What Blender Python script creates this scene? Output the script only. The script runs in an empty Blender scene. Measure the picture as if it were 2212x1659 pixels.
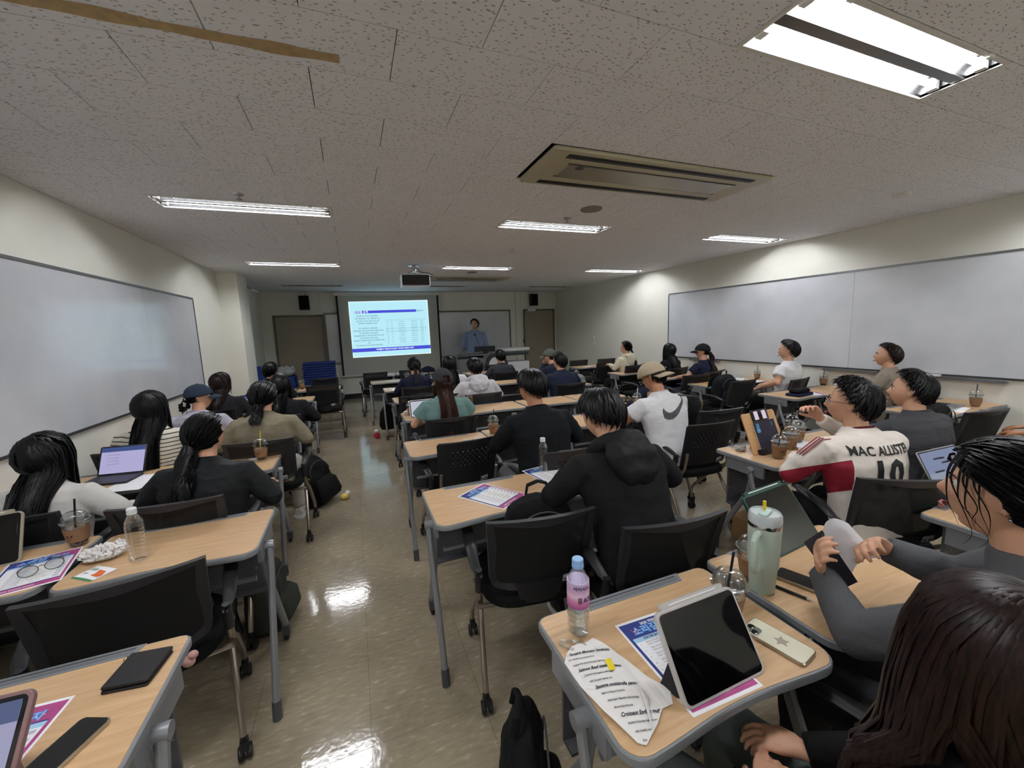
import bpy, bmesh, math, random
from mathutils import Vector, Matrix, Euler
random.seed(7)
SC=bpy.context.scene; COL=SC.collection
R=math.radians
# ---------------------------------------------------------------- camera
CAMZ=1.575; F_PX=868.7; YAW,PITCH,ROLL=0.370715,-0.136049,-0.0364124
def _cam():
    cy,sy=math.cos(YAW),math.sin(YAW); cp,sp=math.cos(PITCH),math.sin(PITCH)
    f=Vector((sy*cp,cy*cp,sp)); r=Vector((cy,-sy,0)); u=r.cross(f)
    cr,sr=math.cos(ROLL),math.sin(ROLL)
    return cr*r+sr*u,-sr*r+cr*u,f
CR,CU,CF=_cam()
cd=bpy.data.cameras.new('camera'); cam=bpy.data.objects.new('camera',cd); COL.objects.link(cam)
cam.matrix_world=Matrix(((CR.x,CU.x,-CF.x,0),(CR.y,CU.y,-CF.y,0),(CR.z,CU.z,-CF.z,CAMZ),(0,0,0,1)))
cd.sensor_width=36; cd.lens=F_PX/2212*36; cd.clip_start=.02
SC.camera=cam
# ---------------------------------------------------------------- world + exposure
wd=bpy.data.worlds.new('world'); SC.world=wd; wd.use_nodes=True
wd.node_tree.nodes['Background'].inputs[0].default_value=(.9,.95,1,1)
wd.node_tree.nodes['Background'].inputs[1].default_value=.05
SC.view_settings.view_transform='Standard'; SC.view_settings.look='None'
SC.view_settings.gamma=1; SC.view_settings.use_curve_mapping=False
SC.view_settings.exposure=1.5
LAMP=30.0       # strength of the fluorescent tubes
# ---------------------------------------------------------------- helpers
def _ray(x,y): return CF+CR*((x-1106)/F_PX)+CU*((829.5-y)/F_PX)
def at(x,y,z=.72):
    "world point at height z seen at photo pixel x,y"
    d=_ray(x,y); return Vector((0,0,CAMZ))+d*((z-CAMZ)/d.z)
def aty(x,y,Y):
    d=_ray(x,y); return Vector((0,0,CAMZ))+d*(Y/d.y)
def lin(h):
    if isinstance(h,str):
        h=h.lstrip('#'); c=[int(h[i:i+2],16)/255 for i in (0,2,4)]
    else: c=h
    return tuple(x/12.92 if x<=.04045 else ((x+.055)/1.055)**2.4 for x in c)+(1,)
MATS={}
def mat(name,col='808080',rough=.5,metal=0,spec=.5,alpha=1,trans=0,emit=None,es=1,bump=0,bscale=200,var=0,vscale=8,coat=0,ior=1.45,stretch=None,bdist=.002):
    if name in MATS: return MATS[name]
    m=bpy.data.materials.new(name); m.use_nodes=True; nt=m.node_tree; b=nt.nodes['Principled BSDF']
    c=lin(col); I=b.inputs
    I['Base Color'].default_value=c; I['Roughness'].default_value=rough; I['Metallic'].default_value=metal
    I['Specular IOR Level'].default_value=spec; I['Alpha'].default_value=alpha; I['Transmission Weight'].default_value=trans
    I['IOR'].default_value=ior; I['Coat Weight'].default_value=coat
    if emit: I['Emission Color'].default_value=lin(emit); I['Emission Strength'].default_value=es*(1 if es>5 else .48)
    if var or bump:
        tc=nt.nodes.new('ShaderNodeTexCoord'); mp=nt.nodes.new('ShaderNodeMapping'); nt.links.new(tc.outputs['Object'],mp.inputs[0])
        if stretch: mp.inputs['Scale'].default_value=stretch
    if var:
        n=nt.nodes.new('ShaderNodeTexNoise'); n.inputs['Scale'].default_value=vscale; n.inputs['Detail'].default_value=6
        nt.links.new(mp.outputs[0],n.inputs[0])
        mx=nt.nodes.new('ShaderNodeMix'); mx.data_type='RGBA'
        mx.inputs['A'].default_value=tuple(v*(1-var) for v in c[:3])+(1,); mx.inputs['B'].default_value=tuple(min(1,v*(1+var)) for v in c[:3])+(1,)
        nt.links.new(n.outputs[0],mx.inputs['Factor']); nt.links.new(mx.outputs['Result'],I['Base Color'])
    if bump:
        n=nt.nodes.new('ShaderNodeTexNoise'); n.inputs['Scale'].default_value=bscale; n.inputs['Detail'].default_value=4
        nt.links.new(mp.outputs[0],n.inputs[0])
        bp=nt.nodes.new('ShaderNodeBump'); bp.inputs['Strength'].default_value=bump; bp.inputs['Distance'].default_value=bdist
        nt.links.new(n.outputs[0],bp.inputs['Height']); nt.links.new(bp.outputs[0],I['Normal'])
    MATS[name]=m; return m
def node_mat(name,fn):
    if name in MATS: return MATS[name]
    m=bpy.data.materials.new(name); m.use_nodes=True; fn(m.node_tree,m.node_tree.nodes['Principled BSDF'],m.node_tree.nodes.new,m.node_tree.links.new); MATS[name]=m; return m
class MB:
    def __init__(s): s.v=[];s.f=[];s.m=[];s.cur=0;s.T=None
    def add(s,vs,fs):
        o=len(s.v)
        if s.T is not None: vs=[s.T@Vector(v) for v in vs]
        s.v+= [tuple(v) for v in vs]; s.f+=[tuple(i+o for i in f) for f in fs]; s.m+=[s.cur]*len(fs); return s
    def box(s,x0,x1,y0,y1,z0,z1):
        return s.add([(x0,y0,z0),(x1,y0,z0),(x1,y1,z0),(x0,y1,z0),(x0,y0,z1),(x1,y0,z1),(x1,y1,z1),(x0,y1,z1)],
            [(3,2,1,0),(4,5,6,7),(0,1,5,4),(1,2,6,5),(2,3,7,6),(3,0,4,7)])
    def rbox(s,x0,x1,y0,y1,z0,z1,r=.01,n=4,e=0):
        return s.prism(rr(x0,x1,y0,y1,r,n),z0,z1,e)
    def prism(s,out,z0,z1,e=0):
        "outline (ccw) extruded in z with an optional bevel e"
        n=len(out)
        if e:
            cx=sum(p[0] for p in out)/n; cy=sum(p[1] for p in out)/n
            def ins(p,d):
                l=math.hypot(p[0]-cx,p[1]-cy) or 1; return (p[0]-(p[0]-cx)/l*d,p[1]-(p[1]-cy)/l*d)
            rings=[([ins(p,e) for p in out],z0),(out,z0+e),(out,z1-e),([ins(p,e) for p in out],z1)]
        else: rings=[(out,z0),(out,z1)]
        vs=[(p[0],p[1],z) for o,z in rings for p in o]; fs=[]
        for k in range(len(rings)-1):
            for i in range(n): j=(i+1)%n; fs.append((k*n+i,k*n+j,(k+1)*n+j,(k+1)*n+i))
        fs.append(tuple(range(n-1,-1,-1))); fs.append(tuple((len(rings)-1)*n+i for i in range(n)))
        return s.add(vs,fs)
    def lathe(s,prof,n=20,c=(0,0,0)):
        vs=[];fs=[]
        for r,z in prof:
            for i in range(n): a=2*math.pi*i/n; vs.append((c[0]+r*math.cos(a),c[1]+r*math.sin(a),c[2]+z))
        for k in range(len(prof)-1):
            for i in range(n): j=(i+1)%n; fs.append((k*n+i,k*n+j,(k+1)*n+j,(k+1)*n+i))
        if prof[0][0]>1e-5: fs.append(tuple(range(n-1,-1,-1)))
        if prof[-1][0]>1e-5: fs.append(tuple((len(prof)-1)*n+i for i in range(n)))
        return s.add(vs,fs)
    def tube(s,pts,r,n=10,cap=True,flat=1.0,up=None):
        pts=[Vector(p) for p in pts]; k=len(pts); rs=r if isinstance(r,(list,tuple)) else [r]*k
        vs=[];fs=[];prev=None
        for i,p in enumerate(pts):
            t=(pts[min(i+1,k-1)]-pts[max(i-1,0)]); t=t.normalized() if t.length>1e-9 else Vector((0,0,1))
            if prev is None:
                a=Vector(up) if up else (Vector((0,0,1)) if abs(t.z)<.9 else Vector((1,0,0)))
                a=(a-t*a.dot(t)).normalized()
            else:
                a=prev-t*prev.dot(t); a=a.normalized() if a.length>1e-6 else prev
            prev=a; b=t.cross(a)
            for j in range(n):
                q=2*math.pi*j/n; vs.append(p+(a*math.cos(q)*flat+b*math.sin(q))*rs[i])
        for i in range(k-1):
            for j in range(n): jj=(j+1)%n; fs.append((i*n+j,i*n+jj,(i+1)*n+jj,(i+1)*n+j))
        if cap: fs.append(tuple(range(n-1,-1,-1))); fs.append(tuple((k-1)*n+j for j in range(n)))
        return s.add(vs,fs)
    def loft(s,secs,n=20):
        "secs: (centre, half-vector a, half-vector b[, exponent])"
        vs=[];fs=[]
        for c,a,b,*e in secs:
            c,a,b=Vector(c),Vector(a),Vector(b); ex=e[0] if e else 1
            for j in range(n):
                q=2*math.pi*j/n; cs,sn=math.cos(q),math.sin(q)
                vs.append(c+a*(abs(cs)**ex*(1 if cs>0 else -1))+b*(abs(sn)**ex*(1 if sn>0 else -1)))
        k=len(secs)
        for i in range(k-1):
            for j in range(n): jj=(j+1)%n; fs.append((i*n+j,i*n+jj,(i+1)*n+jj,(i+1)*n+j))
        fs.append(tuple(range(n-1,-1,-1))); fs.append(tuple((k-1)*n+j for j in range(n)))
        return s.add(vs,fs)
    def ball(s,c,r,n=14,m=9):
        r=r if isinstance(r,(tuple,list)) else (r,r,r); vs=[];fs=[]
        for i in range(1,m):
            p=math.pi*i/m
            for j in range(n):
                q=2*math.pi*j/n; vs.append((c[0]+r[0]*math.sin(p)*math.cos(q),c[1]+r[1]*math.sin(p)*math.sin(q),c[2]-r[2]*math.cos(p)))
        b=len(vs); vs+=[(c[0],c[1],c[2]-r[2]),(c[0],c[1],c[2]+r[2])]
        for i in range(m-2):
            for j in range(n): jj=(j+1)%n; fs.append((i*n+j,i*n+jj,(i+1)*n+jj,(i+1)*n+j))
        for j in range(n): jj=(j+1)%n; fs.append((b,jj,j)); fs.append((b+1,(m-2)*n+j,(m-2)*n+jj))
        return s.add(vs,fs)
    def sheet(s,nu,nv,fn):
        vs=[fn(i/nu,j/nv) for j in range(nv+1) for i in range(nu+1)]
        fs=[(j*(nu+1)+i,j*(nu+1)+i+1,(j+1)*(nu+1)+i+1,(j+1)*(nu+1)+i) for j in range(nv) for i in range(nu)]
        return s.add(vs,fs)
    def quad(s,x0,x1,y0,y1,z=0): return s.add([(x0,y0,z),(x1,y0,z),(x1,y1,z),(x0,y1,z)],[(0,1,2,3)])
    def mesh(s,name,mats,smooth=True,ang=35):
        me=bpy.data.meshes.new(name); me.from_pydata(s.v,[],s.f); mats=mats if isinstance(mats,(list,tuple)) else [mats]
        for m in mats: me.materials.append(m)
        if len(mats)>1: me.polygons.foreach_set('material_index',s.m)
        if smooth:
            me.polygons.foreach_set('use_smooth',[True]*len(me.polygons)); me.set_sharp_from_angle(angle=R(ang))
        me.update(); return me
    def build(s,name,mats,parent=None,smooth=True,ang=35,loc=None,rot=None,label=None):
        return link(name,s.mesh(name,mats,smooth,ang),parent,loc,rot,label)
def link(name,me,parent=None,loc=None,rot=None,label=None,kind=None):
    o=bpy.data.objects.new(name,me); COL.objects.link(o)
    if parent is not None: o.parent=parent
    if loc is not None: o.location=loc
    if rot is not None: o.rotation_euler=rot
    if label: o['label']=label
    if kind: o['kind']=kind
    return o
def rr(x0,x1,y0,y1,r,n=4):
    out=[]
    for cx,cy,a in ((x1-r,y1-r,0),(x0+r,y1-r,90),(x0+r,y0+r,180),(x1-r,y0+r,270)):
        for i in range(n+1): q=R(a+90*i/n); out.append((cx+r*math.cos(q),cy+r*math.sin(q)))
    return out
def thing(name,label,cat,loc=(0,0,0),rz=0,group=None,rot=None):
    o=bpy.data.objects.new(name,None); COL.objects.link(o); o.location=loc; o.rotation_euler=rot or (0,0,rz)
    o.empty_display_size=.05; o['label']=label; o['category']=cat
    if group: o['group']=group
    return o
def tag(o,label=None,cat=None,group=None,kind=None):
    if label: o['label']=label
    if cat: o['category']=cat
    if group: o['group']=group
    if kind: o['kind']=kind
    return o
def dup(root,label,loc,rz=0,group=None):
    r=root.copy(); COL.objects.link(r); r.location=loc; r.rotation_euler=(0,0,rz); r['label']=label
    if group: r['group']=group
    def rec(a,b):
        for ch in KIDS.get(a.name) or list(a.children):
            c=ch.copy(); COL.objects.link(c); c.parent=b; rec(ch,c)
    rec(root,r); return r
KIDS={}
_tc={}
def txt(body,size,off=0,align='CENTER',shear=0,sx=1.0):
    key=(body,size,off,align,shear,sx)
    if key in _tc: return _tc[key]
    cu=bpy.data.curves.new('t','FONT'); cu.body=body; cu.size=size; cu.offset=off; cu.align_x=align; cu.align_y='CENTER'; cu.shear=shear; cu.resolution_u=2
    o=bpy.data.objects.new('t',cu); COL.objects.link(o)
    me=bpy.data.meshes.new_from_object(o); bpy.data.objects.remove(o)
    for v in me.vertices: v.co.x*=sx
    _tc[key]=me; return me
def letters(mb,body,size,x,y,z=0,off=0,align='CENTER',shear=0,sx=1.0,rz=0):
    me=txt(body,size,off,align,shear,sx); c,s_=math.cos(rz),math.sin(rz)
    mb.add([(x+v.co.x*c-v.co.y*s_,y+v.co.x*s_+v.co.y*c,z) for v in me.vertices],[tuple(p.vertices) for p in me.polygons])
def lettering(body,size,m,parent,loc,rot=(0,0,0),off=0,name='lettering',align='CENTER',shear=0,sx=1.0):
    mb=MB(); letters(mb,body,size,0,0,0,off,align,shear,sx); return mb.build(name,m,parent,smooth=False,loc=loc,rot=rot)
# ---------------------------------------------------------------- shared materials
M_black=mat('black_plastic','1c1c1e',.45,bump=.15,bscale=900)
M_blackfab=mat('black_fabric','131314',.9,spec=.2,bump=.5,bscale=700)
M_steel=mat('bronze_tube','9c9084',.28,metal=.75)
M_grey=mat('grey_painted_steel','8d8f93',.38,metal=.35)
M_dgrey=mat('dark_grey_panel','56565a',.55,bump=.1,bscale=600)
M_edge=mat('grey_edge','85888b',.45)
M_foot=mat('dark_foot','47484b',.5)
M_white=mat('white_plastic','e8e8e6',.4)
M_paper=mat('white_paper','f0f0f2',.8)
M_ink=mat('dark_ink','30303a',.8)
M_glassblk=mat('glossy_screen_black','050507',.06,spec=.6,coat=.4)
def f_clear(tint,lo,hi,rough):
    def f(nt,b,new,ln):
        out=[n for n in nt.nodes if n.type=='OUTPUT_MATERIAL'][0]; nt.nodes.remove(b)
        t=new('ShaderNodeBsdfTransparent'); t.inputs[0].default_value=lin(tint); g=new('ShaderNodeBsdfGlossy'); g.inputs['Roughness'].default_value=rough; g.inputs[0].default_value=(.9,.9,.9,1)
        lw=new('ShaderNodeLayerWeight'); lw.inputs[0].default_value=.35; mr=new('ShaderNodeMapRange'); mr.inputs['To Min'].default_value=lo; mr.inputs['To Max'].default_value=hi; ln(lw.outputs['Facing'],mr.inputs['Value'])
        mx=new('ShaderNodeMixShader'); ln(mr.outputs[0],mx.inputs[0]); ln(t.outputs[0],mx.inputs[1]); ln(g.outputs[0],mx.inputs[2]); ln(mx.outputs[0],out.inputs[0])
    return f
M_clear=mat('clear_plastic','ffffff',.04,trans=1,ior=1.33,alpha=.42)
M_water=mat('clear_water','ffffff',.0,trans=1,ior=1.2,alpha=.5)
M_chrome=mat('chrome','c8c8ca',.18,metal=1)
M_sticker=mat('label_sticker','c9c9cb',.5)
# ================================================================ ROOM
XL,XR,YB,YF,ZC=-1.865,5.6,10.67,-1.9,2.595
def f_wall(nt,b,new,ln):
    g=new('ShaderNodeNewGeometry'); n=new('ShaderNodeTexNoise'); n.inputs['Scale'].default_value=1.3; n.inputs['Detail'].default_value=5
    ln(g.outputs['Position'],n.inputs[0]); r=new('ShaderNodeValToRGB'); e=r.color_ramp.elements
    e[0].position=.3; e[0].color=lin('e3e2d6'); e[1].position=.7; e[1].color=lin('e9e8de'); ln(n.outputs[0],r.inputs[0]); ln(r.outputs[0],b.inputs['Base Color'])
    b.inputs['Roughness'].default_value=.62
    n2=new('ShaderNodeTexNoise'); n2.inputs['Scale'].default_value=260; ln(g.outputs['Position'],n2.inputs[0]); bp=new('ShaderNodeBump'); bp.inputs['Strength'].default_value=.12; bp.inputs['Distance'].default_value=.002
    ln(n2.outputs[0],bp.inputs['Height']); ln(bp.outputs[0],b.inputs['Normal'])
M_wall=node_mat('cream_painted_wall',f_wall)
def f_tile(nt,b,new,ln):
    g=new('ShaderNodeNewGeometry'); mp=new('ShaderNodeMapping'); ln(g.outputs['Position'],mp.inputs[0]); mp.inputs['Scale'].default_value=(34,72,1)
    # worm-like fissures: distorted, stretched noise with a narrow band
    n0=new('ShaderNodeTexNoise'); n0.inputs['Scale'].default_value=26; n0.inputs['Detail'].default_value=1; ln(g.outputs['Position'],n0.inputs[0])
    vs=new('ShaderNodeVectorMath'); vs.operation='SCALE'; vs.inputs['Scale'].default_value=1.6; ln(n0.outputs['Color'],vs.inputs[0])
    va=new('ShaderNodeVectorMath'); va.operation='ADD'; ln(mp.outputs[0],va.inputs[0]); ln(vs.outputs[0],va.inputs[1])
    v=new('ShaderNodeTexVoronoi'); v.voronoi_dimensions='2D'; v.inputs['Scale'].default_value=1; v.inputs['Randomness'].default_value=1; ln(va.outputs[0],v.inputs['Vector'])
    w=new('ShaderNodeTexWhiteNoise'); w.noise_dimensions='3D'; ln(v.outputs['Color'],w.inputs['Vector'])
    mr=new('ShaderNodeMapRange'); mr.inputs['From Min'].default_value=.20; mr.inputs['From Max'].default_value=.12; ln(v.outputs['Distance'],mr.inputs['Value'])
    gt=new('ShaderNodeMath'); gt.operation='GREATER_THAN'; gt.inputs[1].default_value=.42; ln(w.outputs['Value'],gt.inputs[0])
    mu=new('ShaderNodeMath'); mu.operation='MULTIPLY'; ln(mr.outputs[0],mu.inputs[0]); ln(gt.outputs[0],mu.inputs[1])
    n3=new('ShaderNodeTexNoise'); n3.inputs['Scale'].default_value=350; ln(g.outputs['Position'],n3.inputs[0])
    m3=new('ShaderNodeMapRange'); m3.inputs['From Min'].default_value=.66; m3.inputs['From Max'].default_value=.72; m3.inputs['To Max'].default_value=.5; ln(n3.outputs[0],m3.inputs['Value'])
    mxx=new('ShaderNodeMath'); mxx.operation='MAXIMUM'; ln(mu.outputs[0],mxx.inputs[0]); ln(m3.outputs[0],mxx.inputs[1])
    mx=new('ShaderNodeMix'); mx.data_type='RGBA'; mx.inputs['A'].default_value=lin('ebecf0'); mx.inputs['B'].default_value=lin('a5a19d'); ln(mxx.outputs[0],mx.inputs['Factor'])
    ln(mx.outputs['Result'],b.inputs['Base Color']); b.inputs['Roughness'].default_value=.9; b.inputs['Specular IOR Level'].default_value=.1
    inv=new('ShaderNodeMath'); inv.operation='SUBTRACT'; inv.inputs[0].default_value=1; ln(mxx.outputs[0],inv.inputs[1])
    bp=new('ShaderNodeBump'); bp.inputs['Strength'].default_value=.5; bp.inputs['Distance'].default_value=.002; ln(inv.outputs[0],bp.inputs['Height']); ln(bp.outputs[0],b.inputs['Normal'])
M_tile=node_mat('fissured_ceiling_tile',f_tile)
def f_floor(nt,b,new,ln):
    g=new('ShaderNodeNewGeometry'); mp=new('ShaderNodeMapping'); ln(g.outputs['Position'],mp.inputs[0]); mp.inputs['Scale'].default_value=(18,60,1); mp.inputs['Rotation'].default_value=(0,0,.12)
    n=new('ShaderNodeTexNoise'); n.inputs['Scale'].default_value=1; n.inputs['Detail'].default_value=3; ln(mp.outputs[0],n.inputs[0])
    r=new('ShaderNodeValToRGB'); e=r.color_ramp.elements; e[0].position=.3; e[0].color=lin('958871'); e[1].position=.62; e[1].color=lin('a3967f')
    x=e.new(.72); x.color=lin('bfb298'); ln(n.outputs[0],r.inputs[0])
    n1=new('ShaderNodeTexNoise'); n1.inputs['Scale'].default_value=2.2; n1.inputs['Detail'].default_value=6; ln(g.outputs['Position'],n1.inputs[0])
    mr=new('ShaderNodeMapRange'); mr.inputs['From Min'].default_value=.3; mr.inputs['From Max'].default_value=.7; mr.inputs['To Min'].default_value=.82; mr.inputs['To Max'].default_value=1.1; ln(n1.outputs[0],mr.inputs['Value'])
    m=new('ShaderNodeVectorMath'); m.operation='SCALE'; ln(r.outputs[0],m.inputs[0]); ln(mr.outputs[0],m.inputs['Scale']); ln(m.outputs[0],b.inputs['Base Color'])
    mr2=new('ShaderNodeMapRange'); mr2.inputs['To Min'].default_value=.05; mr2.inputs['To Max'].default_value=.16; ln(n1.outputs[0],mr2.inputs['Value']); ln(mr2.outputs[0],b.inputs['Roughness'])
    b.inputs['Specular IOR Level'].default_value=.6
    n2=new('ShaderNodeTexNoise'); n2.inputs['Scale'].default_value=38; n2.inputs['Detail'].default_value=2; ln(g.outputs['Position'],n2.inputs[0])
    bp=new('ShaderNodeBump'); bp.inputs['Strength'].default_value=.25; bp.inputs['Distance'].default_value=.0016; ln(n2.outputs[0],bp.inputs['Height']); ln(bp.outputs[0],b.inputs['Normal'])
M_floor=node_mat('waxed_vinyl_floor',f_floor)
M_joint=mat('dark_joint','4c463c',.8)
# floor slab with its vinyl tiles
fl=MB().box(XL-.2,XR+.2,YF-.2,YB+.2,-.1,-.003).build('floor',M_joint,smooth=False); tag(fl,kind='structure')
P=.45; cells=[]
y=YF
while y<YB:
    k=math.floor((y-2.37)/P+1e-6)+1; y1=min(YB,2.37+k*P); x=XL-.05
    while x<XR:
        kx=math.floor((x+.06)/P+1e-6)+1; x1=min(XR,-.06+kx*P); cells.append((x,x1,y,y1)); x=x1
    y=y1
near=[c for c in cells if c[3]>1.1 and c[2]<7.9][:300]
ms={}
for c in near:
    key=(round(c[1]-c[0],3),round(c[3]-c[2],3))
    if key not in ms:
        w,h=key; ms[key]=MB().box(.0006,w-.0006,.0006,h-.0006,-.003,0).mesh('floor_tile',M_floor,False)
    link('floor_tile',ms[key],fl,loc=(c[0],c[2],0))
mb=MB(); ns=set(near)
for c in cells:
    if c not in ns: mb.box(c[0]+.0006,c[1]-.0006,c[2]+.0006,c[3]-.0006,-.003,0)
mb.build('floor_tile_field',M_floor,fl,smooth=False)['kind']='stuff'
# walls
def wall(name,*b): return tag(MB().box(*b).build(name,M_wall,smooth=False),kind='structure')
wall('wall_left',XL-.15,XL,YF,8.14,0,ZC); wall('wall_left_rear',XL-.19,XL-.035,8.14,YB,0,ZC)
wall('wall_right',XR,XR+.15,YF,YB,0,ZC); wall('wall_back',XL-.2,XR+.15,YB,YB+.15,0,ZC); wall('wall_front',XL-.15,XR+.15,YF-.15,YF,0,ZC)
wall('trim_1',XL-.01,-1.597,7.50,8.14,0,ZC)     # the wall pier
M_base=mat('black_vinyl_base','17171a',.5)
for n,b in (('baseboard_back',(-.62,4.5,YB-.008,YB,0,.12)),('baseboard_left',(XL,XL+.008,YF,7.5,0,.1)),('baseboard_right',(XR-.008,XR,YF,YB,0,.1))):
    tag(MB().box(*b).build(n,M_base,smooth=False),kind='structure')
# ceiling: dark void above, fissured tiles as its pieces
ce=tag(MB().box(XL-.2,XR+.2,YF-.2,YB+.2,ZC+.09,ZC+.14).build('ceiling',M_joint,smooth=False),kind='structure')
RP=.305
def ry(r): return 1.538+r*RP
CX0=-.672
LIGHTS=[(x,ry(r),on) for r,on in ((-11,1),(-2,1),(7,1),(16,1),(25,0)) for x in (CX0-.6,CX0+2.1,CX0+4.8)]
LIGHTS=[l for l in LIGHTS if not (l[1]<0.0 and l[0]>9)]
holes=[(x,x+1.2,y,y+RP) for x,y,_ in LIGHTS]+[(CX0+1.8,CX0+3.6,ry(2),ry(2)+.545),(CX0+2.06,CX0+3.72,ry(20)+.02,ry(20)+.545)]
tl=[]
r=math.floor((YF-1.538)/RP)
while ry(r)<YB:
    y0,y1=max(YF,ry(r)),min(YB,ry(r+1)); par=0 if r%2 else 1
    i=-6+((-6-par)%2)
    while CX0+.3*i<XR:
        segs=[(max(XL,CX0+.3*i),min(XR,CX0+.3*(i+2)),y0,y1)]
        for h in holes:
            out=[]
            for s in segs:
                if s[1]<=h[0]+.01 or s[0]>=h[1]-.01 or s[3]<=h[2]+.01 or s[2]>=h[3]-.01: out.append(s); continue
                if s[0]<h[0]-.01: out.append((s[0],h[0],s[2],s[3]))
                if s[1]>h[1]+.01: out.append((h[1],s[1],s[2],s[3]))
                a,b_=max(s[0],h[0]),min(s[1],h[1])
                if s[2]<h[2]-.01: out.append((a,b_,s[2],h[2]))
                if s[3]>h[3]+.01: out.append((a,b_,h[3],s[3]))
            segs=out
        tl+=[s for s in segs if s[1]-s[0]>.02]
        i+=2
    r+=1
tv=sorted([t for t in tl if t[3]>.85],key=lambda t:t[2])[:298]; ns=set(tv); ms={}
for t in tv:
    key=(round(t[1]-t[0],3),round(t[3]-t[2],3))
    if key not in ms:
        w,h=key; ms[key]=MB().box(.0018,w-.0018,.0018,h-.0018,0,.012).mesh('ceiling_tile',M_tile,False)
    link('ceiling_tile',ms[key],ce,loc=(t[0],t[2],ZC+random.uniform(-.0004,.0004)))
mb=MB()
for t in tl:
    if t not in ns: mb.box(t[0]+.0009,t[1]-.0009,t[2]+.0009,t[3]-.0009,ZC,ZC+.012)
mb.build('ceiling_tile_field',M_tile,ce,smooth=False)['kind']='stuff'
# brown tape stain left on the ceiling
M_stain=mat('brown_glue_residue','b39a70',.85,var=.3,vscale=30)
def stn(u,v):
    w=.056*(1+.15*math.sin(u*23)+.1*math.sin(u*51)); x=-1.86+1.90*u; return (x,1.775-.075*u*0+(v-.5)*w+.006*math.sin(u*9)-.02*u,ZC-.0012)
mb=MB().sheet(60,2,stn); mb.v=[(v[0],v[1],v[2]) for v in mb.v]
tag(mb.build('glue_stain',M_stain,smooth=False),'brown strip of old tape glue across the ceiling tiles','stain')
# ---------------------------------------------------------------- ceiling lights
M_tube=mat('lit_tube','ffffff',.3,emit='f8faff',es=LAMP); M_tubeoff=mat('unlit_tube','d8dcd8',.3)
M_refl=mat('polished_reflector','8a8a8a',.22,metal=.9); M_fr=mat('white_fixture_frame','dcdad4',.4)
def make_light(on):
    t=thing('ceiling_light','',"ceiling light")
    W,D=1.2,RP-.003
    f=MB()
    for b in ((0,W,0,.018),(0,W,D-.018,D),(0,.018,.018,D-.018),(W-.018,W,.018,D-.018)): f.box(b[0],b[1],b[2],b[3],-.004,.012)
    f.build('frame',M_fr,t,smooth=False)
    g=MB()   # two troughs beside a flat mirrored middle strip
    hw=(D-.036)/2
    for k in (0,1):
        y0=.018+k*(hw+.022)
        g.sheet(1,10,lambda u,v,y0=y0:(.018+u*(W-.036),y0+v*(hw-.022),.004+.055*(1-(2*v-1)**2)**.6))
    g.box(.018,W-.018,.018+hw-.022,.018+hw+.022,.002,.004)
    for x in (.018,W-.018): g.sheet(6,1,lambda u,v,x=x:(x,.018+u*2*hw,.0+.07*v))
    g.build('reflector',M_refl,t)
    h=MB()
    for k in (0,1):
        y=.018+(hw-.022)/2+k*(hw+.022)
        for x in (.03,W-.06): MB().box(x,x+.03,y-.018,y+.018,.0,.05).build('lamp_holder',M_white,t,smooth=False)
    for k in (0,1):
        y=.018+(hw-.022)/2+k*(hw+.022); b=MB().tube([(.055,y,.026),(W-.055,y,.026)],.0125,10).build('tube',M_tube if on else M_tubeoff,t)
    for x in (.14,W-.17): MB().box(x,x+.03,-.002,.014,-.012,0).build('clip',M_white,t,smooth=False)
    return t
Lon,Loff=make_light(True),make_light(False)
nm={0:'left',1:'middle',2:'right'}; rw={-11:'row behind the seats',-2:'nearest row',7:'second row',16:'third row',25:'unlit row by the projection screen'}
usedL=set()
for k,(x,y,on) in enumerate(LIGHTS):
    r_=(-11,-2,7,16,25)[k//3]; c_=nm[k%3]
    lab={-11:f'lit twin-tube ceiling light above the back of the room, {c_} one',-2:('large lit twin-tube ceiling light at the top right' if k%3==1 else f'lit twin-tube ceiling light of the nearest row, {c_} one'),
      7:f'lit twin-tube ceiling light, {c_} one level with the air conditioner',16:f'lit twin-tube ceiling light of the projector row, {c_} one',25:f'unlit ceiling light near the back wall, {c_} one'}[r_]
    src=Lon if on else Loff
    if on not in usedL: usedL.add(on); src.location=(x,y+.0015,ZC); src['label']=lab; src['group']='twin-tube ceiling lights'
    else: dup(src,lab,(x,y+.0015,ZC),0,'twin-tube ceiling lights')
# ---------------------------------------------------------------- air conditioners in the ceiling
M_ac=mat('beige_ac_panel','b9b196',.35); M_acd=mat('ac_slot_black','101012',.4); M_acs=mat('ac_metal_panel','aaa290',.22,metal=.5)
def make_ac(x,y,W,D,label):
    t=thing('air_conditioner',label,'air conditioner',(x,y,ZC))
    MB().rbox(0,W,0,D,-.022,0,.02,3,.004).build('panel',M_ac,t)
    for yy in (.07,D-.05):
        MB().box(.12,W-.12,yy-.028,yy+.028,-.0235,-.0215).build('air_slot',M_acd,t,smooth=False)
        MB().tube([(.12,yy-.003,-.024),(W-.12,yy-.003,-.024)],.006,6,flat=.5).build('slot_vane',M_acd,t)
    MB().box(.2,W-.2,.17,D-.17,-.027,-.022).build('intake_grille',M_acs,t,smooth=False)
    for yy in (.165,D-.165): MB().box(.18,W-.18,yy-.004,yy+.004,-.026,-.022).build('panel_seam',M_foot,t,smooth=False)
    b=MB(); b.T=Matrix.Translation((.28,.2,-.0275)); b.lathe([(.03,0),(.03,.001)],14); b.build('badge',M_foot,t)
make_ac(CX0+1.82,ry(2)+.005,1.77,.535,'large beige air conditioner panel with two black slots near the camera')
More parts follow.
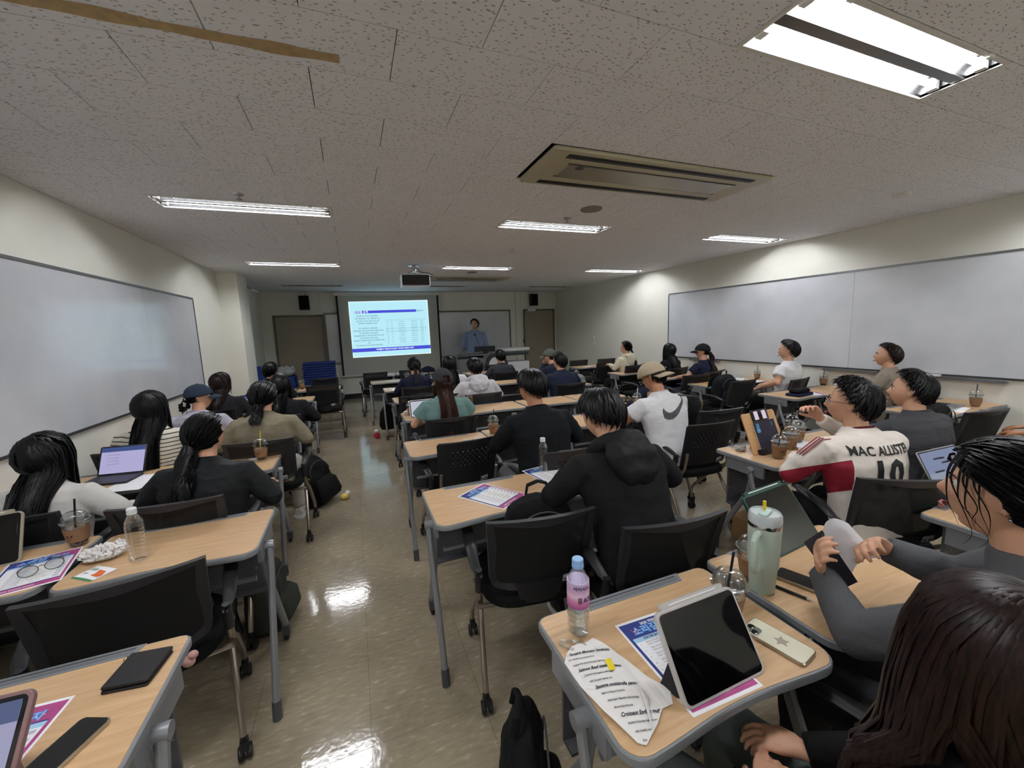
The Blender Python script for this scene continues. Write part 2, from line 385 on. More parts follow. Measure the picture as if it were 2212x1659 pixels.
make_ac(CX0+2.08,ry(20)+.025,1.62,.515,'beige air conditioner panel beside the projector, far end of the ceiling')
# round ceiling speakers / detectors
def disc(px,py,r,name,label,cat,m,h=.012,prof=None):
    p=at(px,py,ZC); t=MB().lathe(prof or [(r,0),(r,-h*.5),(r*.92,-h),(0,-h)],24).build(name,m,loc=(p.x,p.y,ZC)); tag(t,label,cat); return t
M_spk=mat('grey_grille','8b8984',.7,bump=.4,bscale=900)
disc(1277,451,.095,'ceiling_speaker','round grey ceiling speaker between air conditioner and middle light','speaker',M_spk)
disc(1020,588,.09,'ceiling_speaker','small round ceiling speaker beside the projector row','speaker',M_spk)
disc(1948,418,.06,'ceiling_detector','white round detector on the right part of the ceiling','detector',M_fr,.03)
disc(1112,538,.06,'smoke_detector','white smoke detector with dark base in mid ceiling','detector',M_fr,.05,[(.05,0),(.05,-.02),(.06,-.022),(.06,-.045),(.045,-.055),(0,-.055)])
for q,l in (((515,419),'small chrome sprinkler above the left ceiling light'),((1225,471),'small sprinkler below the round ceiling speaker')):
    p=at(*q,ZC); t=thing('sprinkler',l,'sprinkler',(p.x,p.y,ZC)); MB().lathe([(.035,0),(.03,-.008),(0,-.008)],16).build('escutcheon',M_chrome,t)
    MB().lathe([(.008,-.008),(.008,-.03),(.02,-.034),(.02,-.038),(0,-.038)],12).build('deflector',M_chrome,t)
# ---------------------------------------------------------------- whiteboards
def f_wb(nt,b,new,ln):
    g=new('ShaderNodeNewGeometry'); n=new('ShaderNodeTexNoise'); n.inputs['Scale'].default_value=1.8; n.inputs['Detail'].default_value=6; ln(g.outputs['Position'],n.inputs[0])
    r=new('ShaderNodeValToRGB'); e=r.color_ramp.elements; e[0].position=.35; e[0].color=lin('c6c9cd'); e[1].position=.65; e[1].color=lin('d3d5d9'); ln(n.outputs[0],r.inputs[0]); ln(r.outputs[0],b.inputs['Base Color'])
    b.inputs['Roughness'].default_value=.13; b.inputs['Specular IOR Level'].default_value=.5
    n2=new('ShaderNodeTexNoise'); n2.inputs['Scale'].default_value=5; ln(g.outputs['Position'],n2.inputs[0]); bp=new('ShaderNodeBump'); bp.inputs['Strength'].default_value=.08; bp.inputs['Distance'].default_value=.01; ln(n2.outputs[0],bp.inputs['Height']); ln(bp.outputs[0],b.inputs['Normal'])
M_wb=node_mat('whiteboard_enamel',f_wb); M_al=mat('aluminium_trim','8c8e90',.3,metal=.8); M_dk=mat('dark_trim','3a3a3c',.5)
def whiteboard(label,side,y0,y1,z0,z1,seams):
    t=thing('whiteboard',label,'whiteboard',(XL if side<0 else XR,(y0+y1)/2,(z0+z1)/2)); L=y1-y0; H=z1-z0; s=-side
    bx=lambda a,b,c,d,e,f: (min(a*s,b*s),max(a*s,b*s),c,d,e,f)
    ys=[-L/2]+[q-(y0+y1)/2 for q in seams]+[L/2]
    for a,b in zip(ys,ys[1:]): MB().box(*bx(.002,.018,a+.001,b-.001,-H/2,H/2)).build('board_panel',M_wb,t,smooth=False)
    MB().box(*bx(0,.026,-L/2,L/2,H/2,H/2+.02)).build('top_rail',M_al,t,smooth=False)
    MB().box(*bx(0,.024,-L/2,L/2,-H/2-.018,-H/2)).build('bottom_rail',M_dk,t,smooth=False)
    for a in (-L/2-.012,L/2): MB().box(*bx(0,.024,a,a+.012,-H/2,H/2)).build('side_rail',M_dk,t,smooth=False)
    return t
whiteboard('long whiteboard on the left wall with a bluish glare',-1,-.4,6.31,.98,2.09,[.95,5.0])
wr=whiteboard('long whiteboard on the right wall with an eraser tray',1,-.6,6.07,.96,2.1,[1.3,3.05,5.2])
# trays + erasers of the right board
for (a,b),l in (((1.75,3.3),'near marker tray under the right whiteboard'),((4.9,5.5),'far marker tray under the right whiteboard')):
    tag(MB().box(XR-.075,XR-.002,a,b,.915,.925).box(XR-.075,XR-.07,a,b,.925,.937).build('marker_tray',M_al,smooth=False),l,'tray')
p=aty(2030,815,0) if 0 else None
tag(MB().rbox(XR-.065,XR-.02,2.2,2.36,.927,.955,.008).build('board_eraser',M_white),'white board eraser on the near marker tray','eraser')
# ---------------------------------------------------------------- back wall: doors, board, speakers
M_door=mat('beige_door','9d9482',.5); M_dfr=mat('brown_door_frame','6f675c',.4,metal=.2)
def door(n,x0,x1,z1,knob=None):
    t=bpy.data.objects.new(n,None); COL.objects.link(t); t['kind']='structure'; t.location=((x0+x1)/2,YB,0); w=(x1-x0)/2
    MB().box(-w,w,-.02,0,0,z1-.03).build('door_leaf',M_door,t,smooth=False)
    for a in (-w-.04,w): MB().box(a,a+.04,-.05,0,0,z1+.01).build('door_frame',M_dfr,t,smooth=False)
    MB().box(-w-.04,w+.04,-.05,0,z1-.03,z1+.01).build('door_frame',M_dfr,t,smooth=False)
    if knob:
        b=MB(); b.T=Matrix.Translation((knob,-.02,1.0))@Matrix.Rotation(R(90),4,'X'); b.lathe([(.034,0),(.034,.012),(.016,.02),(.016,.05)],14); b.T=None
        b.tube([(knob,-.075,1.0),(knob+.12,-.08,1.0)],.012,8); b.build('door_handle',M_chrome,t)
        MB().box(-w+.08,-w+.32,-.085,-.03,z1-.05,z1+.05).build('door_closer',M_white,t,smooth=False)
door('door_1',-1.62,-.66,2.06); door('door_2',4.60,5.50,2.1,-.33)
bt=thing('whiteboard','whiteboard on the back wall behind the lecturer','whiteboard',(0,YB,0))
MB().box(-.56,4.12,-.03,0,.93,2.07).build('board_panel',M_wb,bt,smooth=False)
MB().box(-.6,4.16,-.045,0,2.07,2.11).build('top_rail',M_dfr,bt,smooth=False); MB().box(4.12,4.16,-.045,0,.9,2.07).build('side_rail',M_dfr,bt,smooth=False)
MB().box(-.6,-.56,-.045,0,.9,2.07).build('side_rail',M_dfr,bt,smooth=False); MB().box(-.6,4.16,-.07,0,.88,.93).build('bottom_rail',M_al,bt,smooth=False)
tag(MB().box(4.32,4.34,YB-.006,YB,0,ZC).box(4.50,4.505,YB-.004,YB,0,ZC).box(-.66,-.655,YB-.004,YB,2.12,ZC).build('trim_2',mat('wall_strip','b9b6a4',.6),smooth=False),kind='structure')
for x,z,l in ((-.975,2.345,'black loudspeaker on the back wall left of the screen'),(4.86,2.37,'black loudspeaker on the back wall above the right door')):
    t=thing('wall_speaker',l,'speaker',(x,YB,z)); MB().rbox(-.105,.105,-.17,-.03,-.16,.16,.01).build('cabinet',M_black,t); 
    b=MB().rbox(-.095,.095,-.176,-.17,-.15,.15,.01).build('grille',M_blackfab,t); MB().box(-.03,.03,-.03,0,-.03,.06).build('bracket',M_black,t,smooth=False)
    MB().tube([(0,-.02,.16),(.03,-.02,.19),(.05,-.01,ZC-z)],.004,6).build('cable',M_foot,t)
for x,z,n,l,m,w,h in ((4.44,1.20,'light_switch','double light switch beside the right door',M_white,.035,.055),(4.56,1.22,'door_control','small black door control beside the right door',M_black,.02,.06)):
    t=MB().box(x-w,x+w,YB-.012,YB,z-h,z+h).build(n,m,smooth=False); tag(t,l,'switch')
tag(MB().box(XR-.012,XR,8.6,8.68,1.12,1.24).box(XR-.02,XR,8.62,8.66,1.27,1.33).build('wall_switch',M_white,smooth=False),'white switch on the right wall near the back door','switch')
# ---------------------------------------------------------------- projection screen with its slide
M_scr=mat('screen_fabric','bebfb6',.8); M_scrblk=mat('screen_border','0c0c0e',.7)
st=thing('projection_screen','pull-down projection screen showing a bluish slide','screen',(0,YB-.12,0))
MB().rbox(-.36,2.22,-.05,.05,2.50,2.585,.02).build('housing',M_fr,st)
MB().box(-.30,2.14,-.004,0,.58,2.5).build('screen_fabric',M_scr,st,smooth=False)
for q in (-.30,2.095): MB().box(q,q+.045,-.006,-.004,.58,2.5).build('black_border',M_scrblk,st,smooth=False)
MB().tube([(-.32,0,.575),(2.16,0,.575)],.014,8).build('bottom_bar',M_white,st)
EY=.78
def em(n,c,s=1): return mat(n,'000000',.8,emit=c,es=s*EY,spec=0)
sl_c=[aty(752,652,YB-.13),aty(923,648,YB-.13),aty(931,763,YB-.13),aty(763,773,YB-.13)]  # keystoned picture corners TL TR BR BL
def SP(u,v):  # u right 0..1, v down 0..1
    a=sl_c[0].lerp(sl_c[1],u); b=sl_c[3].lerp(sl_c[2],u); p=a.lerp(b,v); return p
SM=[em('slide_ground','b4e6f2'),em('slide_bar','4a4fd0'),em('slide_ink','3b5578'),em('slide_white','f0ffff'),em('slide_rule','86b3c6')]
sm=MB()
def sq(u0,u1,v0,v1,m,e): 
    sm.cur=m; sm.add([SP(u0,v1)+Vector((0,-e,0)),SP(u1,v1)+Vector((0,-e,0)),SP(u1,v0)+Vector((0,-e,0)),SP(u0,v0)+Vector((0,-e,0))],[(0,1,2,3)])
def stx(s,size,u,v,m=2,al='CENTER',e=.0015,off=.0):
    me=txt(s,1.0,off,al); sm.cur=m; A=size*.75
    sm.add([SP(u+w.co.x*A,v-w.co.y*size*1.1)+Vector((0,-e,0)) for w in me.vertices],[tuple(p.vertices) for p in me.polygons])
sq(0,1,0,1,0,0); 
for a in ((0,1,0,.012),(0,1,.988,1),(0,.008,0,1),(.992,1,0,1)): sq(*a,3,.0005)
sq(.065,.84,.165,.212,1,.0008); stx('프로필 소개',.045,.145,.19,3,off=.02); stx('서원대학교',.022,.90,.19,off=.01)
sq(0,1,.84,.905,1,.0008); stx('서원대학교 취업진로지원센터 대학일자리플러스센터',.03,.53,.873,3,off=.02)
for i,s in enumerate(['충남대학교 사학과, 2018년 졸업','학교: 취업상담사 1급, 직업상담사 1급','중소기업: CS 강사, HRD 강사 기업','중부대학교 평생학습 강사회','','현) 서원대학교 교직원 (팀장)','-취업지원팀, 청년고용정책, 취업고용사업 운영','전) 중부대학교 교직원 (팀장)','-취업창업지원센터, 대학일자리센터 사업 수행','전) 유원대학교 교직원 (계약)','-취업센터, 대학혁신지원사업, 청년취업아카데미','강사','전) 고용노동부 지정 직업능력개발 (훈련)']): stx(s,.026,.215+.0,.262+i*.044,off=.008)
for v in (.335,.355,.80): sq(.43,.965,v,v+.003,4,.0008)
for i in range(11):
    v=.38+i*.038
    for u,s in ((.455,'연도'),(.51,'기간'),(.64,'프로그램 운영 및 강의'[:6+(i*5)%7]),(.80,'서원대학교 센터'),(.905,'담당강사')): stx(s,.016,u,v,off=.006)
for a in ((.435,.955,.50,.503),(.435,.955,.553,.556),(.435,.437,.50,.556),(.953,.955,.50,.556)): sq(*a,2,.001)
for u,v in ((.86,.19),(.345,.873)):
    sm.cur=2 if v<.5 else 3
    rg=[SP(u+.012*math.cos(a)*k,v+.016*math.sin(a)*k)+Vector((0,-.002,0)) for k in (1,.6) for a in [2*math.pi*i/14 for i in range(12)]]
    sm.add(rg,[(i,i+1,12+i+1,12+i) for i in range(11)])
slide=sm.build('projected_slide',SM,st,smooth=False); slide.location=(0,-(YB-.12)-.002,0)
# ---------------------------------------------------------------- projector
p=at(895,572,ZC); pr=thing('projector','ceiling projector with black back panel facing the seats','projector',(p.x,6.45,ZC),R(-3))
MB().lathe([(.09,0),(.09,-.012),(.03,-.02),(.03,-.1)],16).build('ceiling_mount',M_chrome,pr)
for a in (0,1,2,3): q=R(45+90*a); MB().tube([(0,0,-.08),(.13*math.cos(q),.1*math.sin(q),-.125),(.13*math.cos(q),.1*math.sin(q),-.15)],.008,6).build('mount_arm',M_chrome,pr)
b=MB().rbox(-.215,.215,-.16,.16,-.335,-.15,.03,4,.012); b.build('body',mat('pale_projector','e2eaf6',.4),pr)
MB().box(-.2,.2,-.167,-.155,-.315,-.165).build('back_panel',M_black,pr,smooth=False)
b=MB(); b.T=Matrix.Translation((.08,.16,-.25))@Matrix.Rotation(R(-90),4,'X'); b.lathe([(.05,0),(.05,.02),(.04,.02),(.035,.01),(0,.005)],18); b.build('lens',M_glassblk,pr)
MB().tube([(.0,0,-.02),(.1,-.05,-.11),(.2,-.1,-.13),(.26,-.12,-.16),(.24,-.14,-.19),(.2,-.15,-.19)],.005,6).build('cable',M_black,pr)
# ================================================================ DESKS
def f_wood(nt,b,new,ln):
    tc=new('ShaderNodeTexCoord'); oi=new('ShaderNodeObjectInfo'); mp=new('ShaderNodeMapping'); ln(tc.outputs['Object'],mp.inputs[0]); mp.inputs['Scale'].default_value=(4,42,4)
    ad=new('ShaderNodeVectorMath'); ad.operation='ADD'; ln(mp.outputs[0],ad.inputs[0]); ln(oi.outputs['Random'],ad.inputs[1])
    n=new('ShaderNodeTexNoise'); n.inputs['Scale'].default_value=1.6; n.inputs['Detail'].default_value=8; n.inputs['Distortion'].default_value=.6; ln(ad.outputs[0],n.inputs[0])
    r=new('ShaderNodeValToRGB'); e=r.color_ramp.elements; e[0].position=.28; e[0].color=lin('c49d74'); e[1].position=.7; e[1].color=lin('d4b289'); ln(n.outputs[0],r.inputs[0]); ln(r.outputs[0],b.inputs['Base Color'])
    b.inputs['Roughness'].default_value=.33
M_wood=node_mat('maple_laminate',f_wood)
M_tray=mat('grey_pen_tray','7b7f83',.5); M_groove=mat('pen_tray_groove','4a4d51',.6)
DW,DD,DZ=.65,.45,.72
def make_desk():
    "origin: floor under the near-left corner; user side = -y (near)"
    t=thing('folding_desk','','desk')
    w,d=DW-.004,DD
    def outline(ins):   # near edge dips inward in its middle
        o=[]
        for cx,cy,a in ((w-.03-ins*0,d-.03,0),(.03,d-.03,90)):
            for i in range(4): q=R(a+30*i); o.append((cx+(.03-ins)*math.cos(q),cy+(.03-ins)*math.sin(q)))
        for cx,cy,a in ((.055,.055,180),):
            for i in range(6): q=R(a+18*i); o.append((cx+(.055-ins)*math.cos(q),cy+(.055-ins)*math.sin(q)))
        for i in range(1,12):
            u=i/12; x=.055+(w-.11)*u; o.append((x,ins+.018*math.sin(math.pi*u)**1.5))
        for i in range(6): q=R(270+18*i); o.append((w-.055+(.055-ins)*math.cos(q),.055+(.055-ins)*math.sin(q)))
        return o
    MB().prism(outline(.007),DZ-.02,DZ).build('tabletop',M_wood,t,smooth=False)
    MB().prism(outline(0),DZ-.026,DZ-.0015,.0035).build('edge_band',M_edge,t)
    b=MB(); x0,x1=w/2-.20,w/2+.20
    b.prism([(x0-.012,d-.001),(x0,d-.04),(x1,d-.04),(x1+.012,d-.001)],DZ-.01,DZ+.0012); pt=b.build('pen_tray',M_tray,t,smooth=False)
    b=MB()
    for y0,y1 in ((d-.016,d-.009),(d-.03,d-.0285),(d-.024,d-.0225)): b.box(x0+.008,x1-.008,y0,y1,DZ+.0012,DZ+.0016)
    b.build('groove',M_groove,pt,smooth=False)['kind']='stuff'
    b=MB(); b.box(.05,w-.05,d-.075,d-.065,.36,.69); b.box(.05,w-.05,d-.12,d-.065,.352,.362); b.box(.05,w-.05,.1,d-.075,.655,.662); b.build('modesty_panel',M_dgrey,t,smooth=False)
    b=MB()
    for x in (.06,.1,w-.1,w-.06):
        for z in (.46,.56): b.box(x-.004,x+.004,d-.078,d-.075,z-.004,z+.004)
    b.build('rivets',M_al,t,smooth=False)['kind']='stuff'
    for s in (0,1):
        x=-.012 if s==0 else w+.012; sg=1 if s==0 else -1
        b=MB(); b.box(min(x+sg*.02,x+sg*.034),max(x+sg*.02,x+sg*.034),.1,.36,.62,.694)
        b.tube([(x-sg*.016,.18,.655),(x+sg*.05,.18,.655)],.021,14); b.build('hinge_bracket',M_grey,t)
        MB().tube([(x,.175,.655),(x,.15,.56),(x,-.03,.12),(x,-.055,.0)],[.0145,.0145,.0145,.0145],10).build('leg',M_grey,t)
        MB().tube([(x,-.041,.07),(x,-.057,.0)],.0185,10).build('foot',M_foot,t)
        MB().tube([(x+sg*.03,.17,.655),(x+sg*.03,.20,.5),(x+sg*.03,d-.02,.1),(x+sg*.03,d-.015,.055)],.0165,10).build('leg',M_grey,t)
        c=MB().box(x+sg*.03-.018,x+sg*.03+.018,d-.035,d+.008,.03,.085).build('caster',M_foot,t,smooth=False)
        b=MB(); b.T=Matrix.Translation((x+sg*.03,d-.012,.025))@Matrix.Rotation(R(90),4,'Y'); b.lathe([(.018,-.012),(.025,-.010),(.025,.010),(.018,.012)],14); b.build('wheel',M_black,c)
    MB().tube([(.06,.2,.50),(w-.06,.2,.50)],.012,8).build('cross_bar',M_grey,t)
    return t
DESK=make_desk(); _used=[]
def desk(x,yn,label,rz=0):
    if not _used: DESK.location=(x,yn,0); DESK['label']=label; DESK['group']='folding desks set out in rows'; DESK.rotation_euler=(0,0,rz); _used.append(1); return DESK
    return dup(DESK,label,(x,yn,0),rz,'folding desks set out in rows')
D_=desk
D_(-1.155,.915,'desk at the lower left corner with a phone and black wallet')
D_(-1.08,1.805,'second desk on the left with the empty bottle and a snack sachet')
D_(-1.765,1.84,'desk at the left edge with eyeglasses on a flyer')
D_(-1.205,2.945,'desk of the left block with the yellow-straw iced coffee'); D_(-1.845,2.945,'desk against the left wall before the person in white jacket')
D_(-1.205,4.03,'desk before the person in a khaki shirt, left block'); D_(-1.845,4.03,'wall-side desk before the person in a striped top')
D_(-1.215,5.0,'desk with a crumpled wrapper at its aisle corner, left block'); D_(-1.845,5.0,'wall-side desk before the person in the navy cap')
D_(-1.215,5.95,'desk of the left block just behind the empty aisle chair'); 
D_(-.90,7.05,'front desk of the left block nearest the blue crates, aisle side'); D_(-1.56,6.95,'front desk of the left block with a coffee cup')
D_(.275,1.68,'center desk with one flyer, aisle side, behind the backpack chair'); D_(.93,1.705,'desk at which the person in the black hoodie sits')
D_(.30,2.755,'center desk with two wooden utensils, aisle side'); D_(.952,2.80,'desk of the person in the black long-sleeved shirt')
D_(.41,3.965,'center desk with a coffee cup, before the person in the teal shirt'); D_(1.075,3.98,'desk with the tea bottle, right of the person in teal')
D_(.42,5.09,'center desk under the tablet, fourth row by the aisle'); D_(1.08,5.1,'desk hidden before the person in the white hoodie')
D_(.375,6.17,'center desk with pale papers, fifth row by the aisle'); D_(1.03,6.2,'desk before the long-haired person in white, fifth row')
D_(.13,8.56,'front row desk below the projection screen, left end'); D_(.79,8.56,'front row desk below the projection screen holding a dark bag'); D_(1.45,8.5,'front row desk below the right edge of the screen'); D_(.23,7.32,'small visible desk corner left of the person in navy, sixth row')
D_(.885,7.0,'front desk hidden before the navy tee person below the screen')
D_(1.75,2.93,'desk with the open dark laptop in front of the white swoosh T-shirt'); D_(2.405,2.93,'desk right of the dark laptop, with the brown paper bag',0)
D_(1.74,3.98,'desk between the black-shirt person and the navy-jacket person'); D_(2.40,3.98,'desk of the third row hidden behind the beige cap')
D_(2.09,5.9,'desk behind the person in the charcoal shirt'); D_(2.63,5.1,'desk right of the navy jacket with the grey striped backpack beside it'); D_(2.75,6.85,'desk near the lectern, front of the right-center block'); D_(2.03,7.6,'desk right in front of the lectern')
D_(2.222,1.52,'desk with the wooden book stand and iced coffees'); D_(2.88,1.52,'desk before the person in the grey T-shirt')
D_(2.222,.455,'desk at the right edge with the silver laptop'); 
D_(4.30,7.2,'farthest desk in the right block, before the chairs by the door'); D_(4.94,7.25,'farthest desk by the right wall, beside the door')
D_(4.28,5.75,'desk behind the person in the cream hoodie, aisle side'); D_(4.935,5.72,'wall-side desk with a cup, behind the cream hoodie')
D_(4.30,4.86,'desk with crumpled tissues before the person in the black cap'); D_(4.945,4.86,'wall-side desk before the person in the black cap')
D_(4.34,3.93,'desk with a kraft envelope left of the black backpack'); D_(4.94,3.93,'wall-side desk with iced coffee before the white T-shirt person')
D_(4.35,2.84,'desk with a navy pouch in the right block, aisle side'); D_(4.945,2.84,'wall-side desk before the person in the khaki jacket')
D_(4.46,1.72,'desk with the open laptop by the right wall'); D_(5.115,1.72,'wall-side desk beyond the open laptop').scale=(.73,1,1)
D_(.435,.55,'near desk with the tablet, phone and sandwich wrapper'); D_(1.115,.57,'near desk with the mint tumbler')
# ================================================================ CHAIRS
def f_mesh(nt,b,new,ln):
    b.inputs['Base Color'].default_value=lin('0c0c0d'); b.inputs['Roughness'].default_value=.8; b.inputs['Alpha'].default_value=.95
M_mesh=node_mat('black_chair_mesh',f_mesh); M_rim=mat('charcoal_back_frame','2a2a2d',.5,bump=.1,bscale=800)
def back_pt(u,v,off=0,w=.445,z0=.50,z1=.84):
    "u -1..1 across, v 0..1 up; the back curves round the sitter and leans backwards"
    x=u*w/2*(1-.08*(1-v)); z=z0+(z1-z0)*v; y=-.205-.075*v+.035*u*u+.012*(1-v); return Vector((x,y+off,z))
def casters(t,pts):
    for x,y in pts:
        c=MB().box(x-.014,x+.014,y-.02,y+.02,.045,.075).tube([(x,y,.07),(x,y,.10)],.012,8).build('caster',M_black,t,smooth=False)
        b=MB()
        for s in (-1,1): b.T=Matrix.Translation((x+s*.014,y,.027))@Matrix.Rotation(R(90),4,'Y'); b.lathe([(.0,-.009),(.022,-.009),(.027,-.005),(.027,.006),(.022,.009),(.012,.007),(0,.009)],14)
        b.build('wheel',M_black,c)
def make_chair(kind,arms=True):
    t=thing('office_chair','','chair'); g=lambda p:p
    # seat
    b=MB(); b.T=Matrix.Translation((0,.02,0)); o=[]
    for i in range(28):
        q=2*math.pi*i/28; c,s=math.cos(q),math.sin(q); o.append((.235*abs(c)**.55*(1 if c>0 else -1),.225*abs(s)**.6*(1 if s>0 else -1)))
    b.prism(o,.415,.47,.016); b.build('seat',M_blackfab,t)
    if kind=='mesh':
        def fr(v0,v1,u0,u1,th): pass
        b=MB(); N=16
        # rim as closed loft round the back outline
        path=[]
        for i in range(N+1): path.append((-1+2*i/N,1.0))
        for i in range(1,9): path.append((1-.0*i,1-i/8*.8))
        for i in range(1,N): a=math.pi*i/N; path.append((math.cos(a),.2-.2*math.sin(a)**.6))
        for i in range(8,0,-1): path.append((-1,1-i/8*.8))
        pts=[back_pt(u,v) for u,v in path]; cen=back_pt(0,.55)
        vs=[];n=len(pts)
        for k,p in enumerate(pts):
            i=(cen-p); i.y=0; i.normalize(); low=1.6 if path[k][1]<.22 else 1.0
            wd=.032*low if path[k][1]<.99 else .030
            for dx,dy in ((-.004,-.014),(wd,-.010),(wd,.006),(-.004,.010)): vs.append(p+i*dx+Vector((0,dy,0)))
        fs=[(k*4+j,k*4+(j+1)%4,((k+1)%n)*4+(j+1)%4,((k+1)%n)*4+j) for k in range(n) for j in range(4)]
        b.add(vs,fs); b.build('back_frame',M_rim,t,ang=50)
        MB().sheet(12,10,lambda u,v:back_pt((2*u-1)*.93,.1+.86*v,-.002)).build('mesh_back',M_mesh,t)
        b=MB().loft([((0,-.19,.44),(.09,0,0),(0,.018,0)),((0,-.2,.5),(.10,0,0),(0,.014,0)),((0,-.203,.535),(.11,0,0),(0,.010,0))],16); b.build('back_support',M_black,t)
    else:
        b=MB(); nu,nv=50,34; W=.445
        def P(i,j): return back_pt(-1+2*i/nu,j/nv)
        vs=[P(i,j) for j in range(nv+1) for i in range(nu+1)]; fs=[]
        for j in range(nv):
            for i in range(nu):
                if 15<=j<=27 and (j%2==0) and ((i+(j//2)%2*2)%4==1) and 7<i<43: continue
                if (i in (0,nu-1)) and (j in (0,nv-1)): continue
                fs.append((j*(nu+1)+i,j*(nu+1)+i+1,(j+1)*(nu+1)+i+1,(j+1)*(nu+1)+i))
        b.add(vs,fs); o=b.build('perforated_back',M_black,t); md=o.modifiers.new('thickness','SOLIDIFY'); md.thickness=.008
        for q in (-1,1): MB().tube([(.19*q,-.16,.44),(.2*q,-.205,.5),(.2*q,-.23,.62)],.011,8).build('back_support',M_steel,t)
    for s in (-1,1):
        X=.255*s
        if arms:
            MB().loft([((X,-.20,.60),(.012,0,0),(0,.02,0)),((X+s*.01,-.15,.615),(.02,0,0),(0,.01,.015)),((X+s*.012,-.06,.64),(.026,0,0),(0,0,.011)),((X+s*.01,.08,.645),(.026,0,0),(0,0,.010)),((X+s*.004,.17,.64),(.022,0,0),(0,0,.009)),((X,.195,.632),(.01,0,0),(0,0,.006))],12).build('armrest',M_black,t)
            MB().loft([((X,-.175,.61),(.014,0,0),(0,.022,0)),((X,-.17,.56),(.017,0,0),(0,.024,0)),((X,-.15,.50),(.016,0,0),(0,.02,0))],12).build('arm_sleeve',M_black,t)
        MB().tube([(X,-.165,.56 if arms else .44),(X,-.14,.46),(X,.0,.36),(X-.005*s,.20,.16),(X-.005*s,.225,.095)],.0125,10).build('leg',M_steel,t)
        MB().tube([(X-.03*s,.06,.41),(X-.012*s,-.08,.36),(X,-.20,.17),(X,-.225,.095)],.0125,10).build('leg',M_steel,t)
        casters(t,[(X-.005*s,.225),(X,-.225)])
    for q in (-.10,.09): MB().tube([(-.25,q,.39),(.25,q,.39)],.011,8).build('seat_bar',M_steel,t)
    b=MB(); q=[back_pt(u,v,-.021 if kind=='mesh' else -.006) for u,v in ((.45,.04),(.72,.05),(.72,.15),(.45,.14))]; b.cur=0; b.add(q,[(0,1,2,3)])
    q2=[back_pt(u,v,-.0217 if kind=='mesh' else -.0067) for u,v in ((.60,.065),(.70,.068),(.70,.09),(.60,.087))]; b.cur=1; b.add(q2,[(0,1,2,3)])
    q3=[back_pt(u,v,-.0217 if kind=='mesh' else -.0067) for u,v in ((.47,.063),(.55,.065),(.55,.085),(.47,.083))]; b.add(q3,[(0,1,2,3)])
    b.build('sticker',[M_sticker,M_ink],t,smooth=False,label='white inventory sticker')
    return t
CH={'mesh':make_chair('mesh'),'perf':make_chair('perf')}
uc=set()
def chair(x,y,rz,label,kind='mesh'):
    s=CH[kind]
    if kind not in uc: uc.add(kind); s.location=(x,y,0); s.rotation_euler=(0,0,R(rz)); s['label']=label; s['group']='black chairs at the desks'; return s
    return dup(s,label,(x,y,0),R(rz),'black chairs at the desks')
# empty chairs (sitters' chairs are placed with them)
chair(-.80,1.79,11,'empty mesh chair at the left with a dark jacket on its seat')
chair(.675,1.615,-8,'empty mesh chair with the black backpack, center aisle side')
chair(.66,2.86-.02,4,'empty perforated-back chair behind the flyer desk','perf')
chair(1.30,2.33,2,'perforated-back chair just right of the white-capped bottle','perf')
chair(.66,5.0,0,'chair holding a black bag behind the teal-shirt person')
chair(2.86,2.70,-6,'empty mesh chair with black backpack beside the swoosh T-shirt person')
chair(4.45,3.80,2,'mesh chair holding the upright black backpack in the right block')
chair(-.48,6.83,0,'empty mesh chair in the left aisle behind the front desk')
chair(-.52,7.95,0,'empty chair farthest in the left aisle beside the crates')
chair(.34,8.38,2,'empty chair at the left end of the front row desks')
chair(1.02,8.40,0,'empty chair at the front row desks behind the person in navy')
chair(4.66,7.0,0,'empty chair in the farthest right row, aisle side'); chair(5.25,7.85,0,'empty chair in the farthest right row by the wall'); chair(4.6,7.95,0,'empty chair beside the door, right block')
chair(4.66,6.55-.45,0,'empty chair left of the person in the cream hoodie'); chair(4.35,5.35,14,'empty chair with armrest behind the desk with a cup'); 
chair(4.5,4.55,-6,'empty chair between the black cap person and the desk with tissues')
chair(3.3,6.3,0,'empty chair right of the person in the olive cap'); chair(2.75,8.3,0,'empty chair near the lectern')
chair(4.42,1.55+.15,-8,'chair with the black bag at the right edge, before the open laptop')
chair(.95,4.9,0,'chair at the hidden desk behind the tablet')
